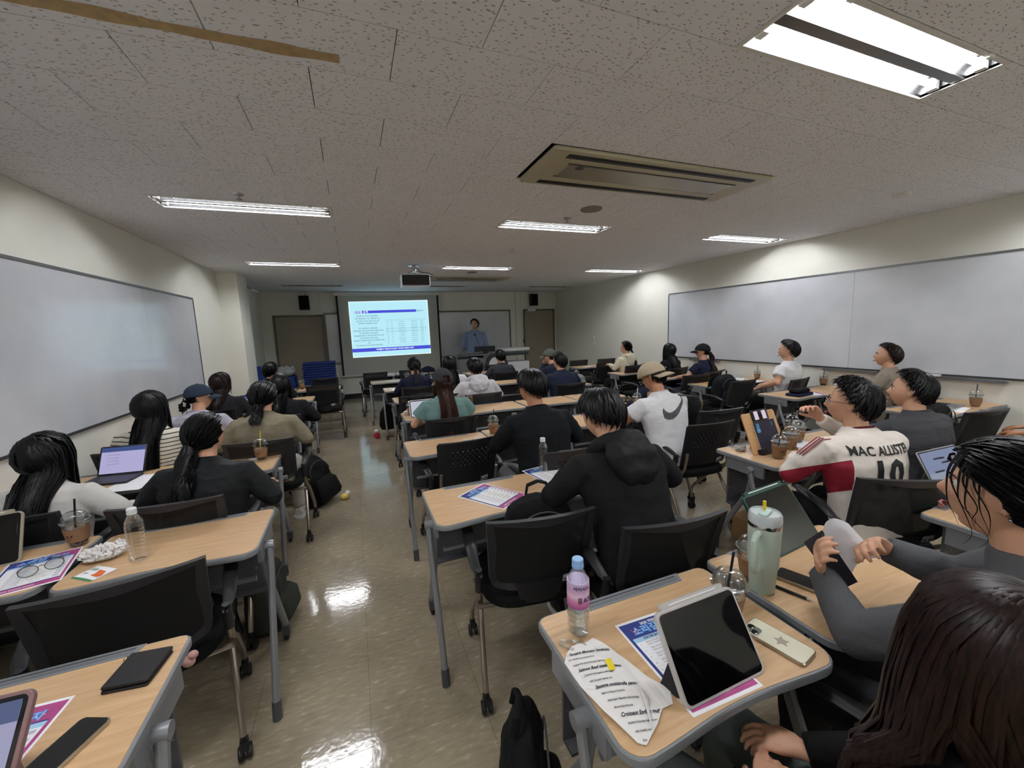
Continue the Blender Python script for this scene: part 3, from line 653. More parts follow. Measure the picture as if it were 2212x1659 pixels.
# ================================================================ PEOPLE
def fab(name,col,rough=.85,bump=.35,bs=420,var=.06,vs=5,wr=1.0):
    def f(nt,b,new,ln):
        tc=new('ShaderNodeTexCoord'); c=lin(col); b.inputs['Roughness'].default_value=rough; b.inputs['Specular IOR Level'].default_value=.2
        n=new('ShaderNodeTexNoise'); n.inputs['Scale'].default_value=vs; n.inputs['Detail'].default_value=6; ln(tc.outputs['Object'],n.inputs[0])
        mx=new('ShaderNodeMix'); mx.data_type='RGBA'; mx.inputs['A'].default_value=tuple(v*(1-var) for v in c[:3])+(1,); mx.inputs['B'].default_value=tuple(min(1,v*(1+var)) for v in c[:3])+(1,)
        ln(n.outputs[0],mx.inputs['Factor']); ln(mx.outputs['Result'],b.inputs['Base Color'])
        n1=new('ShaderNodeTexNoise'); n1.inputs['Scale'].default_value=bs; ln(tc.outputs['Object'],n1.inputs[0]); b1=new('ShaderNodeBump'); b1.inputs['Strength'].default_value=bump; b1.inputs['Distance'].default_value=.002; ln(n1.outputs[0],b1.inputs['Height'])
        mp=new('ShaderNodeMapping'); mp.inputs['Scale'].default_value=(6,6,17); mp.inputs['Rotation'].default_value=(.3,.45,0); ln(tc.outputs['Object'],mp.inputs[0])
        n2=new('ShaderNodeTexNoise'); n2.noise_type='RIDGED_MULTIFRACTAL'; n2.inputs['Scale'].default_value=1; n2.inputs['Detail'].default_value=1.5; n2.inputs['Distortion'].default_value=.7; ln(mp.outputs[0],n2.inputs[0])
        b2=new('ShaderNodeBump'); b2.inputs['Strength'].default_value=.55*wr; b2.inputs['Distance'].default_value=.012; ln(n2.outputs[0],b2.inputs['Height']); ln(b1.outputs[0],b2.inputs['Normal']); ln(b2.outputs[0],b.inputs['Normal'])
    return node_mat(name,f)
def f_skin(col):
    def f(nt,b,new,ln):
        b.inputs['Base Color'].default_value=lin(col); b.inputs['Roughness'].default_value=.5; b.inputs['Subsurface Weight'].default_value=.08; b.inputs['Subsurface Radius'].default_value=(.01,.004,.002)
        b.inputs['Subsurface Scale'].default_value=.5
    return f
M_skin=node_mat('skin_light',f_skin('d3a183')); M_skin2=node_mat('skin_tan',f_skin('b8825f'))
def f_hair(c1,c2):
    def f(nt,b,new,ln):
        g=new('ShaderNodeTexCoord'); mp=new('ShaderNodeMapping'); mp.inputs['Scale'].default_value=(180,180,14); ln(g.outputs['Object'],mp.inputs[0])
        n=new('ShaderNodeTexNoise'); n.inputs['Scale'].default_value=1; n.inputs['Detail'].default_value=2; ln(mp.outputs[0],n.inputs[0])
        r=new('ShaderNodeValToRGB'); e=r.color_ramp.elements; e[0].position=.35; e[0].color=lin(c1); e[1].position=.7; e[1].color=lin(c2); ln(n.outputs[0],r.inputs[0]); ln(r.outputs[0],b.inputs['Base Color'])
        b.inputs['Roughness'].default_value=.42; b.inputs['Specular IOR Level'].default_value=.24
    return f
M_hair=node_mat('black_hair',f_hair('060607','121214')); M_hairb=node_mat('dark_brown_hair',f_hair('120a08','2c1a13')); M_hairr=node_mat('brown_hair',f_hair('2a1814','4d3028'))
M_eyew=mat('eye_white','d8d4cc',.2); M_iris=mat('iris','1a1210',.1); M_lip=mat('lips','a8605a',.45); M_brow=mat('eyebrow','1c1614',.8)
def gauss(a,b,s): return math.exp(-((a)**2+(b)**2)/(s*s))
def head_pt(th,ph,k=1):
    "th azimuth from +y towards +x, ph elevation"
    d=Vector((math.sin(th)*math.cos(ph),math.cos(th)*math.cos(ph),math.sin(ph)))
    x,y,z=d.x*.076,d.y*.094,d.z*.112
    if z<0:
        t=-z/.112; x*=1-.30*t**1.2; y=y*(1-.10*t) if y>0 else y*(1-.42*t)
        if y>0: y+=.010*t*math.cos(th)
    if y>0:
        y*=.95-.05*gauss(x/.05,z/.06,1)
        f=max(0,math.cos(th))
        y+=.024*gauss(x/.011,(z+.026)/.016,1)+.010*gauss(x/.008,(z+.004)/.018,1)     # nose
        y+=.0075*gauss(x/.02,(z+.058)/.008,1)+.006*gauss(x/.017,(z+.072)/.007,1)         # lips
        y+=.010*gauss(x/.02,(z+.098)/.013,1)                                           # chin
        y-=.006*gauss((abs(x)-.031)/.013,(z-.002)/.010,1)+.0035*gauss(x/.03,(z+.084)/.006,1) # sockets
        y+=.003*gauss((abs(x)-.03)/.02,(z-.02)/.008,1)+.003*gauss((abs(x)-.045)/.02,(z+.03)/.02,1)
    return Vector((x,y,z))
def add_head(mb,M):
    T0=mb.T; mb.T=M if T0 is None else T0@M
    n,m=72,46; vs=[];fs=[]
    for i in range(1,m):
        ph=-math.pi/2+math.pi*i/m
        for j in range(n): vs.append(head_pt(2*math.pi*j/n,ph))
    b=len(vs); vs+=[head_pt(0,-math.pi/2),head_pt(0,math.pi/2)]
    for i in range(m-2):
        for j in range(n): jj=(j+1)%n; fs.append((i*n+jj,i*n+j,(i+1)*n+j,(i+1)*n+jj))
    for j in range(n): jj=(j+1)%n; fs.append((b,j,jj)); fs.append((b+1,(m-2)*n+jj,(m-2)*n+j))
    mb.add(vs,fs)
    for s in (-1,1):   # ears
        mb.tube([(s*.072,-.006,.018),(s*.082,-.022,.024),(s*.087,-.026,.008),(s*.082,-.018,-.014),(s*.074,-.006,-.028)],[.006,.0075,.0075,.007,.0065],8)
        mb.ball((s*.075,-.01,-.002),(.006,.013,.02),8,6)
    mb.T=T0
def add_hand(mb,w,d,nrm,side,curl=.5,sc=1.0):
    "wrist w, pointing direction d, back-of-hand normal nrm, side=+1 thumb towards d x nrm"
    d=Vector(d).normalized(); nrm=Vector(nrm); nrm=(nrm-d*nrm.dot(d)).normalized(); s=d.cross(nrm)*side; w=Vector(w)
    mb.loft([(w-d*.02,s*.024*sc,nrm*.018*sc),(w+d*.02*sc,s*.028*sc,nrm*.015*sc),(w+d*.055*sc,s*.038*sc,nrm*.0135*sc),(w+d*.085*sc,s*.039*sc,nrm*.011*sc)],12)
    for k,(o,L,r) in enumerate(((.029,.066,.0082),(.010,.074,.0086),(-.010,.069,.0082),(-.028,.054,.0072))):
        p=w+(d*.078+s*o)*sc; dirv=d; pts=[p-d*.012]; rr_=[r*sc]*5; ang=0
        for seg,fr in enumerate((.44,.31,.25)):
            ang+=curl*(.7 if seg else .45)+.06*k*curl; v=(d*math.cos(ang)-nrm*math.sin(ang)); pts.append((pts[-1] if seg else p)+v*L*fr*sc)
        pts.insert(1,p); mb.tube(pts,[r*sc,r*sc,r*.98*sc,r*.92*sc,r*.75*sc],8); mb.ball(tuple(pts[-1]),r*.75*sc,8,6)
    p=w+(d*.022+s*.026)*sc; q=p+(d*.028+s*.024-nrm*.012)*sc; e=q+(d*.030+s*.004-nrm*.010-nrm*.01*curl)*sc
    mb.tube([w+d*.005,p,q,e],[.013*sc,.0115*sc,.0098*sc,.008*sc],8); mb.ball(tuple(e),.008*sc,8,6)
def remesh(o,vox,smooth=3,disp=0,dsc=.08):
    m=o.modifiers.new('remesh','REMESH'); m.mode='VOXEL'; m.voxel_size=vox; m.use_smooth_shade=True
    m=o.modifiers.new('smooth','SMOOTH'); m.factor=.5; m.iterations=smooth
    if disp:
        key='folds%d'%int(dsc*1000); tx=bpy.data.textures.get(key)
        if not tx: tx=bpy.data.textures.new(key,'CLOUDS'); tx.noise_scale=dsc; tx.noise_depth=2
        m=o.modifiers.new('folds','DISPLACE'); m.texture=tx; m.strength=disp; m.mid_level=.5; m.texture_coords='LOCAL'
class Person: pass
def hair(name,parent,M,down,style,L=.0,low=0,spread=-.03,push=lambda p:p,m=None,n=260,seed=1,vol=.0,curl=0,width=1,cap=False,part=None):
    """style: short, bob/long (hangs L), tied (gathers to a knot at the back then hangs L). M = head matrix in body space"""
    rnd=random.Random(seed); mb=MB(); c=Vector((0,-.006,.012)); E=Vector((.084+vol,.103+vol,.106+vol))
    tilt=Matrix.Rotation(R(16),3,'X'); Mi=M.to_3x3()
    def dirv(p,az): v=Vector((math.sin(p)*math.sin(az),math.sin(p)*math.cos(az),math.cos(p))); return tilt@v
    def surf(d,off=0):
        r=1/math.sqrt((d.x/E.x)**2+(d.y/E.y)**2+(d.z/E.z)**2); return c+d*(r+off)
    def endp(az):
        f=math.cos(az)
        if style=='short': e= 64-(f-.5)*14 if f>.5 else (64+(.5-f)*46 if f>-.2 else 98+(-.2-f)*34)
        elif style=='tied': e=64+low if f>.5 else (64+low+(.5-f)*(65-low) if f>-.3 else 116)
        else: e=(72-(f-.6)*20 if f>.6 else (76+(.6-f)*42)) 
        return R(min(e,124))
    # inner shell
    nu,nv=36,12; vs=[];fs=[]
    for j in range(nv+1):
        for i in range(nu): az=2*math.pi*i/nu; p=endp(az)*(j/nv)*.97; vs.append(surf(dirv(p,az),-.003))
    for j in range(nv):
        for i in range(nu): ii=(i+1)%nu; fs.append((j*nu+i,j*nu+ii,(j+1)*nu+ii,(j+1)*nu+i))
    mb.T=M; mb.add(vs,fs); mb.T=None
    dn=Vector(down).normalized()
    tie=Vector((0,-.10,-.045)) if style=='tied' else None
    for k in range(n):
        az=2*math.pi*rnd.random(); off=rnd.random()*.010*width
        if style in ('tied',):
            d0=dirv(endp(az)*rnd.uniform(.15,1.0),az); t0=(tie-c).normalized(); pts=[]
            for q in range(8):
                t=q/7; v=(d0*(1-t)+t0*t); v=v.normalized() if v.length>.05 else t0; pts.append(M@(surf(v,off*(1-t*.4)) if t<.9 else tie+Vector((rnd.uniform(-.012,.012),-.01,rnd.uniform(-.012,.012)))))
            mb.tube(pts,[w_*width for w_ in (.007,.009,.009,.009,.008,.007,.006,.006)],5,flat=.55); continue
        if rnd.random()<.35 and style!='short': az=math.pi+rnd.uniform(-1.4,1.4)
        e=endp(az)*(1+rnd.uniform(-.05,.05)); wob=rnd.uniform(-.12,.12); pts=[]; st=rnd.uniform(.02,.45 if style=='short' else .2)
        if style=='short':
            st=rnd.random()*.72; en=min(1,st+.34+.1*rnd.random()); off+=.006*rnd.random()+.004*(1-st)
        else: en=1
        for q in range(6):
            t=q/5; tt=st+(en-st)*t; pts.append(M@surf(dirv(e*tt,az+wob*t*t*(1.5 if style=='short' else 1)),off*(.3+.7*math.sin(math.pi*min(1,tt*1.1)*.5))+(.004*math.sin(t*9+k) if curl else 0)))
        w0=.0085*width; rs=[w0*.5,w0,w0,w0,w0*.95,w0*.8]
        if style in('short',): 
            rs=[w0*.5,w0,w0,w0*.9,w0*.7,w0*.25]; v=(pts[-1]-pts[-2]).normalized(); pts.append(pts[-1]+v*.014+Vector((rnd.uniform(-.006,.006),rnd.uniform(-.006,.006),0))); rs.append(.0008)
        elif L>0:
            LL=L*rnd.uniform(.82,1.05)*(1 if math.cos(az)<.55 else rnd.uniform(.35,.9)); v=(pts[-1]-pts[-2]).normalized(); ns=7; out=(pts[-1]-M@c); out=(out-dn*out.dot(dn)); out=out.normalized() if out.length>1e-4 else Vector((0,-1,0))
            for q in range(ns):
                t=(q+1)/ns; v=(v*.45+dn*.75+out*(.0 if t<.3 else spread)+Vector((0,-.10 if t<.5 else -.02,0))*(1 if math.cos(az)<.4 else .2)).normalized()
                cu=curl*Vector((math.sin(q*1.9+k),math.cos(q*1.9+k*2),0)); pts.append(push(pts[-1]+v*LL/ns+cu)+Vector((0,0,0))); rs.append(w0*(1-.25*t))
            rs[-1]=.001
        mb.tube(pts,rs,5,flat=.55)
    if style=='tied' and L>0:
        T=M@(tie+Vector((0,-.015,0)))
        for k in range(60):
            a=rnd.uniform(0,6.28); r0=rnd.uniform(0,.017+curl*1.6); v=(Mi@Vector((0,-1,-.1))).normalized()*.6; p=T+Vector((math.cos(a)*r0,0,math.sin(a)*r0)); pts=[p]; LL=L*rnd.uniform(.7,1.05)
            for q in range(8):
                v=(v*.5+dn*.6+Vector((math.cos(a)*.05,-.0,0))).normalized(); pts.append(push(pts[-1]+v*LL/8+curl*Vector((math.sin(q*1.7+a),math.cos(q*2.1+a),0))))
            mb.tube(pts,[.007,.008,.009,.009,.009,.008,.007,.005,.001],5,flat=.6)
    me=mb.mesh(name,m or M_hair,True,80); return link(name,me,parent)
def cap(parent,M,m,brim=0,back=False,opening=True,logo=None):
    c=Vector((0,-.006,.018)); E=(.099,.120,.114); mb=MB(); mb.T=M@Matrix.Rotation(R(brim),4,'Z'); N=40; vs=[];fs=[]; m_=12
    for j in range(m_+1):
        p=R(8)+R(80)*(j/m_)
        for i in range(N):
            az=2*math.pi*i/N; seam=1-.006*(abs(math.sin(az*3))<.12); pp=p+R(6)*(-math.cos(az))*(j/m_)
            vs.append((c.x+E[0]*seam*math.sin(pp)*math.sin(az),c.y+E[1]*seam*math.sin(pp)*math.cos(az),c.z+E[2]*math.cos(pp)))
    for j in range(m_):
        for i in range(N):
            az=2*math.pi*(i+.5)/N
            if opening and j>=m_-4 and abs(az-math.pi)<.38: continue
            ii=(i+1)%N; fs.append((j*N+i,j*N+ii,(j+1)*N+ii,(j+1)*N+i))
    vs.append((c.x,c.y,c.z+E[2]*1.0)); 
    for i in range(N): fs.append((i,len(vs)-1,(i+1)%N))
    mb.add(vs,fs); o=mb.build('cap_crown',m,parent); md=o.modifiers.new('t','SOLIDIFY'); md.thickness=.003
    b=MB(); b.T=mb.T; b.ball((0,-.006,.133),(.008,.008,.004),10,6); b.build('button',m,o)
    b=MB(); b.T=mb.T
    def br(u,v):
        az=(u-.5)*2.1; r=1+.0*v; x=.096*math.sin(az); y=.113*math.cos(az)-.006; k=v*.075*max(0,math.cos(az))**.8; return (x*(1+v*.0),y+k,.022-.006*v-.018*(abs(math.sin(az)))**2-.02*v*v)
    b.sheet(16,6,br); w=b.build('brim',m,o); md=w.modifiers.new('t','SOLIDIFY'); md.thickness=.004
    if opening:
        b=MB(); b.T=mb.T; b.tube([(.099*math.sin(a),-.122*abs(math.cos(a))-.004,-.004) for a in [math.pi+q for q in (-.4,-.2,0,.2,.4)]],.007,6,flat=.35,up=(0,1,0)); b.build('strap',m,o)
    return o
CNT=0
def person(px,py,Y,label,top,topc=None,yaw=0,lean=12,hy=0,hp=0,ht=0,style='short',L=0,hm=None,sleeve='long',pants='232326',shoe='d8d8d8',wide=1.0,arms=None,vol=.005,curl=0,near=False,seed=None,pos=None,skin=None,
           chairkind='mesh',chairlab=None,chairoff=(0,0),crz=None,eyes=False,hcap=None,hands=None,stand=False,legs=True,folds=.012,hn=260,neckline=.0,width=1,shirtname='shirt',hipdrop=0,scale=None,hand_sc=1,lowhair=0,spread=-.03):
    "px,py = photo pixel of the middle of the head; Y = row depth. hy/hp/ht head yaw, pitch, tilt"
    global CNT; CNT+=1; seed=seed or CNT*7
    hw=pos or aty(px,py,Y); a=R(lean); hipz=.53 if not stand else .93
    HL=.638
    if stand: sc=hw.z/(hipz+HL*math.cos(a))
    else: sc=hw.z/(hipz+HL*math.cos(a))
    if scale: sc=scale
    yw=R(yaw); S=Vector((0,math.sin(a),math.cos(a))); N_=Vector((0,math.cos(a),-math.sin(a)))
    off=Vector((0,HL*math.sin(a)+.02,0))*sc
    rx=hw.x+math.sin(yw)*off.y; ryy=hw.y-math.cos(yw)*off.y
    t=thing('person',label,'person',(rx,ryy,hipdrop)); t.rotation_euler=(0,0,yw); t.scale=(sc,sc,sc)
    hip=Vector((0,0,hipz)); X=Vector((1,0,0))
    def sp(h,f=0): return hip+S*h+N_*f
    sk=skin or M_skin
    hc=sp(.638,.028); HM=Matrix.Translation(hc)@Matrix.Rotation(R(hy),4,'Z')@Matrix.Rotation(R(hp),4,'X')@Matrix.Rotation(R(ht),4,'Y')
    sh=.178*wide
    SHp=[sp(.412)+X*s*(sh-.012) for s in (-1,1)]
    if arms is None:
        arms=[((-.27*wide,.10,.79),(-.14,.36,.755)),((.27*wide,.10,.79),(.14,.36,.755))]
        if stand: arms=[((-.27,-.06,1.08),(-.08,-.14,.93)),((.27,-.06,1.08),(.08,-.14,.93))]
    def loc_(p):
        if p[0]!='w': return Vector(p)
        q=Vector(p[1])-Vector((rx,ryy,0)); return Vector((q.x*math.cos(yw)+q.y*math.sin(yw),-q.x*math.sin(yw)+q.y*math.cos(yw),q.z))/sc
    def dir_(p):
        if p[0]!='w': return Vector(p)
        q=Vector(p[1]); return Vector((q.x*math.cos(yw)+q.y*math.sin(yw),-q.x*math.sin(yw)+q.y*math.cos(yw),q.z))
    arms=[[loc_(p) for p in A] for A in arms]
    # ---- body: head, neck, trunk, arms and hands as one continuous surface
    b=MB(); add_head(b,HM)
    b.tube([sp(.42,.01),sp(.48,.006),sp(.54,.010),hc+Vector((0,-.022,-.03))],[.06,.054,.053,.052],16)
    b.loft([(sp(-.02),X*.14,N_*.09),(sp(.15),X*.125,N_*.085),(sp(.32),X*.14*wide,N_*.09),(sp(.42),X*.14*wide,N_*.07),(sp(.47),X*.06,N_*.04)],20)
    for k,(e,w) in enumerate(arms):
        b.tube([SHp[k]-X*(.03*(-1 if k==0 else 1)),SHp[k]*.5+e*.5,e],[.045,.040,.034],12); b.tube([e,e*.5+w*.5,w],[.036,.032,.023],12); b.ball(tuple(e),.036)
        hd=(w-e).normalized(); s=-1 if k==0 else 1
        H=hands[k] if hands and hands[k] else dict(d=hd,n=(0,.2,1),curl=.7)
        if H!='none': add_hand(b,w,(dir_(H['d']) if 'd' in H else hd),dir_(H['n']),H.get('side',s),H['curl'],hand_sc)
    if not legs: pass
    body=b.build('body',sk,t); remesh(body,.0042 if near else .008,2)
    if eyes:
        for s in (-1,1):
            ec=Vector((s*.031,.0708,.003)); b=MB(); b.T=HM; b.ball(tuple(ec),.0108,14,10); e_=b.build('eye',M_eyew,t); b=MB(); b.T=HM; b.ball((ec.x,ec.y+.0065,ec.z),(.0055,.0055,.0058),12,8); b.build('iris',M_iris,e_)
            b=MB(); b.T=HM; b.tube([(s*.014,.0885,.018),(s*.03,.0875,.024),(s*.047,.074,.020)],[.002,.003,.0012],6); b.build('eyebrow',M_brow,t)
            b=MB(); b.T=HM; b.tube([(s*.019,.0838,.006),(s*.031,.0868,.0135),(s*.043,.078,.006)],[.0009,.0014,.0009],6); b.build('eyelid',M_brow,t)
        b=MB(); b.T=HM; b.tube([(-.022,.082,-.0655),(-.01,.0935,-.062),(0,.0955,-.0635),(.01,.0935,-.062),(.022,.082,-.0655)],[.001,.0032,.0036,.0032,.001],8); b.tube([(-.02,.082,-.067),(-.009,.0925,-.071),(0,.094,-.0715),(.009,.0925,-.071),(.02,.082,-.067)],[.001,.0034,.004,.0034,.001],8); b.build('lips',M_lip,t)
    # ---- shirt
    b=MB(); g=.02
    b.loft([(sp(-.07,-.005),X*.178*wide,N_*.128),(sp(.06),X*.176*wide,N_*.124),(sp(.2,-.004),X*.176*wide,N_*.116),(sp(.33,-.01),X*.198*wide,N_*.126),(sp(.41,-.014),X*.19*wide,N_*.108),(sp(.455,-.012),X*.16*wide,N_*.088),(sp(.49,-.004),X*.10,N_*.072),(sp(.515+neckline,.002),X*.068,N_*.062)],26)
    for k,(e,w) in enumerate(arms):
        s=-1 if k==0 else 1; p0=SHp[k]-X*s*.05+S*-.005
        if sleeve=='long':
            b.tube([p0,SHp[k],SHp[k]*.5+e*.5,e],[.07,.07,.064,.053],16); b.ball(tuple(e),.054); b.tube([e,e*.5+w*.5,w*1.0],[.054,.047,.036],14)
        else:
            q=SHp[k]*.42+e*.58; b.tube([p0,SHp[k],SHp[k]*.6+e*.4,q],[.072,.073,.074,.074],16)
    shirt=b.build(shirtname,top,t); remesh(shirt,.008 if near else .012,4,folds,.09)
    # ---- collar band
    b=MB(); pts=[sp(.505+neckline,0)+X*.064*math.cos(q)+N_*.058*math.sin(q)+S*(.006*math.sin(q)*-1) for q in [2*math.pi*i/20 for i in range(21)]]
    b.tube(pts,.009,8,flat=.7); b.build('collar',topc or top,t)
    # ---- trousers + shoes
    pm=fab('trousers_'+pants,pants)
    if not stand:
        b=MB(); b.loft([(hip+Vector((0,-.02,-.09)),X*.15,Vector((0,.11,0))),(hip+Vector((0,0,.0)),X*.165*wide,Vector((0,.115,0))),(hip+Vector((0,.02,.08)),X*.15*wide,Vector((0,.105,0)))],20)
        for s in (-1,1):
            kx=.13*s; b.tube([(.085*s,.0,hipz-.02),(.11*s,.2,hipz+.0),(kx,.42,hipz-.02),(kx,.455,hipz-.07)],[.098,.088,.070,.066],16); b.tube([(kx,.44,hipz-.04),(kx,.43,.3),(kx,.40,.09)],[.068,.062,.055],14)
        o=b.build('trousers',pm,t); remesh(o,.014,4,.014,.11)
        feet=[(.13*s,.40) for s in (-1,1)]
    else:
        b=MB(); b.loft([(hip+Vector((0,0,.1)),X*.145,Vector((0,.1,0))),(hip,X*.165,Vector((0,.12,0))),(hip-Vector((0,0,.08)),X*.17,Vector((0,.12,0)))],20)
        for s in (-1,1): b.tube([(.085*s,0,hipz-.04),(.09*s,.01,.5),(.1*s,-.01,.09)],[.095,.07,.055],14)
        o=b.build('trousers',pm,t); remesh(o,.014,4,.01,.11); feet=[(.1*s,-.02) for s in (-1,1)]
    sm_=mat('shoe_'+shoe,shoe,.6); so=mat('shoe_sole','dcdcd8',.7)
    for fx,fy in feet:
        b=MB(); b.loft([((fx,fy-.07,.045),(.032,0,0),(0,0,.03)),((fx,fy-.03,.06),(.038,0,0),(0,0,.05)),((fx,fy+.05,.05),(.042,0,0),(0,0,.038)),((fx,fy+.13,.038),(.045,0,0),(0,0,.026)),((fx,fy+.19,.030),(.03,0,0),(0,0,.016))],16)
        o=b.build('shoe',sm_,t); b=MB().rbox(fx-.045,fx+.045,fy-.09,fy+.2,0,.02,.035); b.build('sole',so,o)
    # ---- hair / cap
    prnd=random.Random(seed)
    def push(p):
        rel=p-hip; h=rel.dot(S); f=rel.dot(N_)+.012; x=rel.x
        if h>.54 or h<0: return p
        k=1 if h<.38 else max(.38,1-(h-.38)/.16*.6); a_,b_=.21*wide*k,.128*k+.006; want=1.04+.16*prnd.random()
        if abs(x)<a_:
            lim=b_*math.sqrt(max(0,1-(x/a_)**2))*want
            if abs(f)<lim: return hip+S*h+X*x*.995+N_*((lim if f>.03 else -lim)-.012)
        return p
    down=(-S*.6+Vector((0,0,-.5))) if L>0 else Vector((0,0,-1))
    h=hair('hair',t,HM,down,style,L*1.35,lowhair,spread,push,hm,hn if style!='short' else int(hn*1.35),seed,(vol if not hcap else -.013),curl,width) if style!='none' else None
    if hcap: cap(t,HM,*hcap)
    # ---- chair
    if chairkind and not stand:
        cx,cy=chairoff; q=R(yaw if crz is None else crz); bx=-math.sin(yw)*0
        chair(rx+cx,ryy+.10+cy,(yaw if crz is None else crz),chairlab or ('chair of the '+label),chairkind)
    P=Person(); P.t=t; P.HM=HM; P.sp=sp; P.X=X; P.N=N_; P.S=S; P.sc=sc; P.shirt=shirt; P.hip=hip; P.arms=arms; P.body=body; P.rx,P.ry=rx,ryy
    return P
def wrap_print(P,name,m,mb,offset=.003,cut=.02):
    "flat print laid on the cloth of a shirt: fine-cut and shrink-wrapped onto it"
    me=mb.mesh(name,m,False); bm=bmesh.new(); bm.from_mesh(me)
    bmesh.ops.triangulate(bm,faces=bm.faces)
    xs=[v.co.x for v in bm.verts]; zs=[v.co.z for v in bm.verts]
    for ax,(lo,hi) in ((0,(min(xs),max(xs))),(2,(min(zs),max(zs)))):
        q=lo+cut
        while q<hi:
            co=Vector((0,0,0)); co[ax]=q; no=Vector((0,0,0)); no[ax]=1
            bmesh.ops.bisect_plane(bm,geom=bm.verts[:]+bm.edges[:]+bm.faces[:],plane_co=co,plane_no=no); q+=cut
    bm.to_mesh(me); bm.free(); o=link(name,me,P.t); md=o.modifiers.new('wrap','SHRINKWRAP'); md.target=P.shirt; md.wrap_method='PROJECT'; md.use_project_y=True; md.use_positive_direction=True; md.use_negative_direction=True; md.use_project_x=False; md.use_project_z=False; md.offset=offset; md.wrap_mode='ABOVE_SURFACE'
    return o
def hood(P,m,size=1):
    b=MB(); sp,X,N_,S=P.sp,P.X,P.N,P.S
    pts=[sp(.485+.02*math.cos(q),-.015)+X*.10*math.sin(q)-N_*.085*math.cos(q) for q in [(-1+2*i/12)*2.3 for i in range(13)]]
    b.tube(pts,[.02]+[.036*size]*11+[.02],12)
    b.loft([(sp(.50,-.105),X*.105,N_*.035),(sp(.43,-.12),X*.12*size,N_*.045),(sp(.35,-.125),X*.10,N_*.035),(sp(.30,-.12),X*.05,N_*.015)],18)
    o=b.build('hood',m,P.t); remesh(o,.009,4,.018,.06); return o
def tied_scrunchie(P,m,pos=(0,-.118,-.05)):
    b=MB(); b.T=P.HM; c=Vector(pos); b.tube([c+Vector((.02*math.cos(q),.0+.004*math.sin(q*5),.02*math.sin(q))) for q in [2*math.pi*i/16 for i in range(17)]],[.009+.003*(i%2) for i in range(17)],8); b.build('scrunchie',m,P.t)
def glasses_on(P,m):
    b=MB(); b.T=P.HM
    for s in (-1,1):
        b.tube([(s*.033+.022*math.cos(q),.094,.0+.018*math.sin(q)) for q in [2*math.pi*i/18 for i in range(19)]],.0012,6); b.tube([(s*.054,.093,.004),(s*.078,.03,.008),(s*.083,-.02,.006)],.0014,6)
    b.tube([(-.011,.095,.003),(.011,.095,.003)],.0013,6); b.build('eyeglasses',m,P.t)
# ================================================================ THE PEOPLE IN THE PHOTO
G='students seated at the desks'
def f_stripe(nt,b,new,ln):
    tc=new('ShaderNodeTexCoord'); sx=new('ShaderNodeSeparateXYZ'); ln(tc.outputs['Object'],sx.inputs[0])
    n=new('ShaderNodeTexNoise'); n.inputs['Scale'].default_value=6; ln(tc.outputs['Object'],n.inputs[0])
    m=new('ShaderNodeMath'); m.operation='MULTIPLY_ADD'; m.inputs[1].default_value=.02; ln(n.outputs[0],m.inputs[0]); ln(sx.outputs['Z'],m.inputs[2])
    mo=new('ShaderNodeMath'); mo.operation='MULTIPLY'; mo.inputs[1].default_value=1/.029; ln(m.outputs[0],mo.inputs[0])
    fr=new('ShaderNodeMath'); fr.operation='FRACT'; ln(mo.outputs[0],fr.inputs[0]); lt=new('ShaderNodeMath'); lt.operation='LESS_THAN'; lt.inputs[1].default_value=.22; ln(fr.outputs[0],lt.inputs[0])
    mx=new('ShaderNodeMix'); mx.data_type='RGBA'; mx.inputs['A'].default_value=lin('d8d2c2'); mx.inputs['B'].default_value=lin('1c1a1e'); ln(lt.outputs[0],mx.inputs['Factor']); ln(mx.outputs['Result'],b.inputs['Base Color']); b.inputs['Roughness'].default_value=.9
M_stripe=node_mat('striped_knit',f_stripe)
def f_jersey(nt,b,new,ln):
    # cream shirt whose underarm panel is dark red: the panel follows the cut of the garment (object space)
    tc=new('ShaderNodeTexCoord'); sx=new('ShaderNodeSeparateXYZ'); ln(tc.outputs['Object'],sx.inputs[0])
    def lim(s,op,v):
        m=new('ShaderNodeMath'); m.operation=op; m.inputs[1].default_value=v; ln(sx.outputs[s],m.inputs[0]); return m.outputs[0]
    def mul(a,c):
        m=new('ShaderNodeMath'); m.operation='MULTIPLY'; ln(a,m.inputs[0]); ln(c,m.inputs[1]); return m.outputs[0]
    # plane under the sleeve: z < .97 - .55*(y) for x outside of the trunk
    m1=new('ShaderNodeMath'); m1.operation='MULTIPLY_ADD'; m1.inputs[1].default_value=.55; ln(sx.outputs['Y'],m1.inputs[0]); ln(sx.outputs['Z'],m1.inputs[2])
    l1=new('ShaderNodeMath'); l1.operation='LESS_THAN'; l1.inputs[1].default_value=.895; ln(m1.outputs[0],l1.inputs[0])
    g1=new('ShaderNodeMath'); g1.operation='GREATER_THAN'; g1.inputs[1].default_value=.74; ln(m1.outputs[0],g1.inputs[0])
    mk=mul(mul(l1.outputs[0],g1.outputs[0]),mul(lim('X','LESS_THAN',-.155),lim('Y','GREATER_THAN',-.05)))
    mx=new('ShaderNodeMix'); mx.data_type='RGBA'; mx.inputs['A'].default_value=lin('d9d0c6'); mx.inputs['B'].default_value=lin('8e1428'); ln(mk,mx.inputs['Factor']); ln(mx.outputs['Result'],b.inputs['Base Color']); b.inputs['Roughness'].default_value=.75
M_jersey=node_mat('cream_red_jersey',f_jersey)
blk=fab('black_cloth','17171a'); wht=fab('white_cotton','dcdcde')
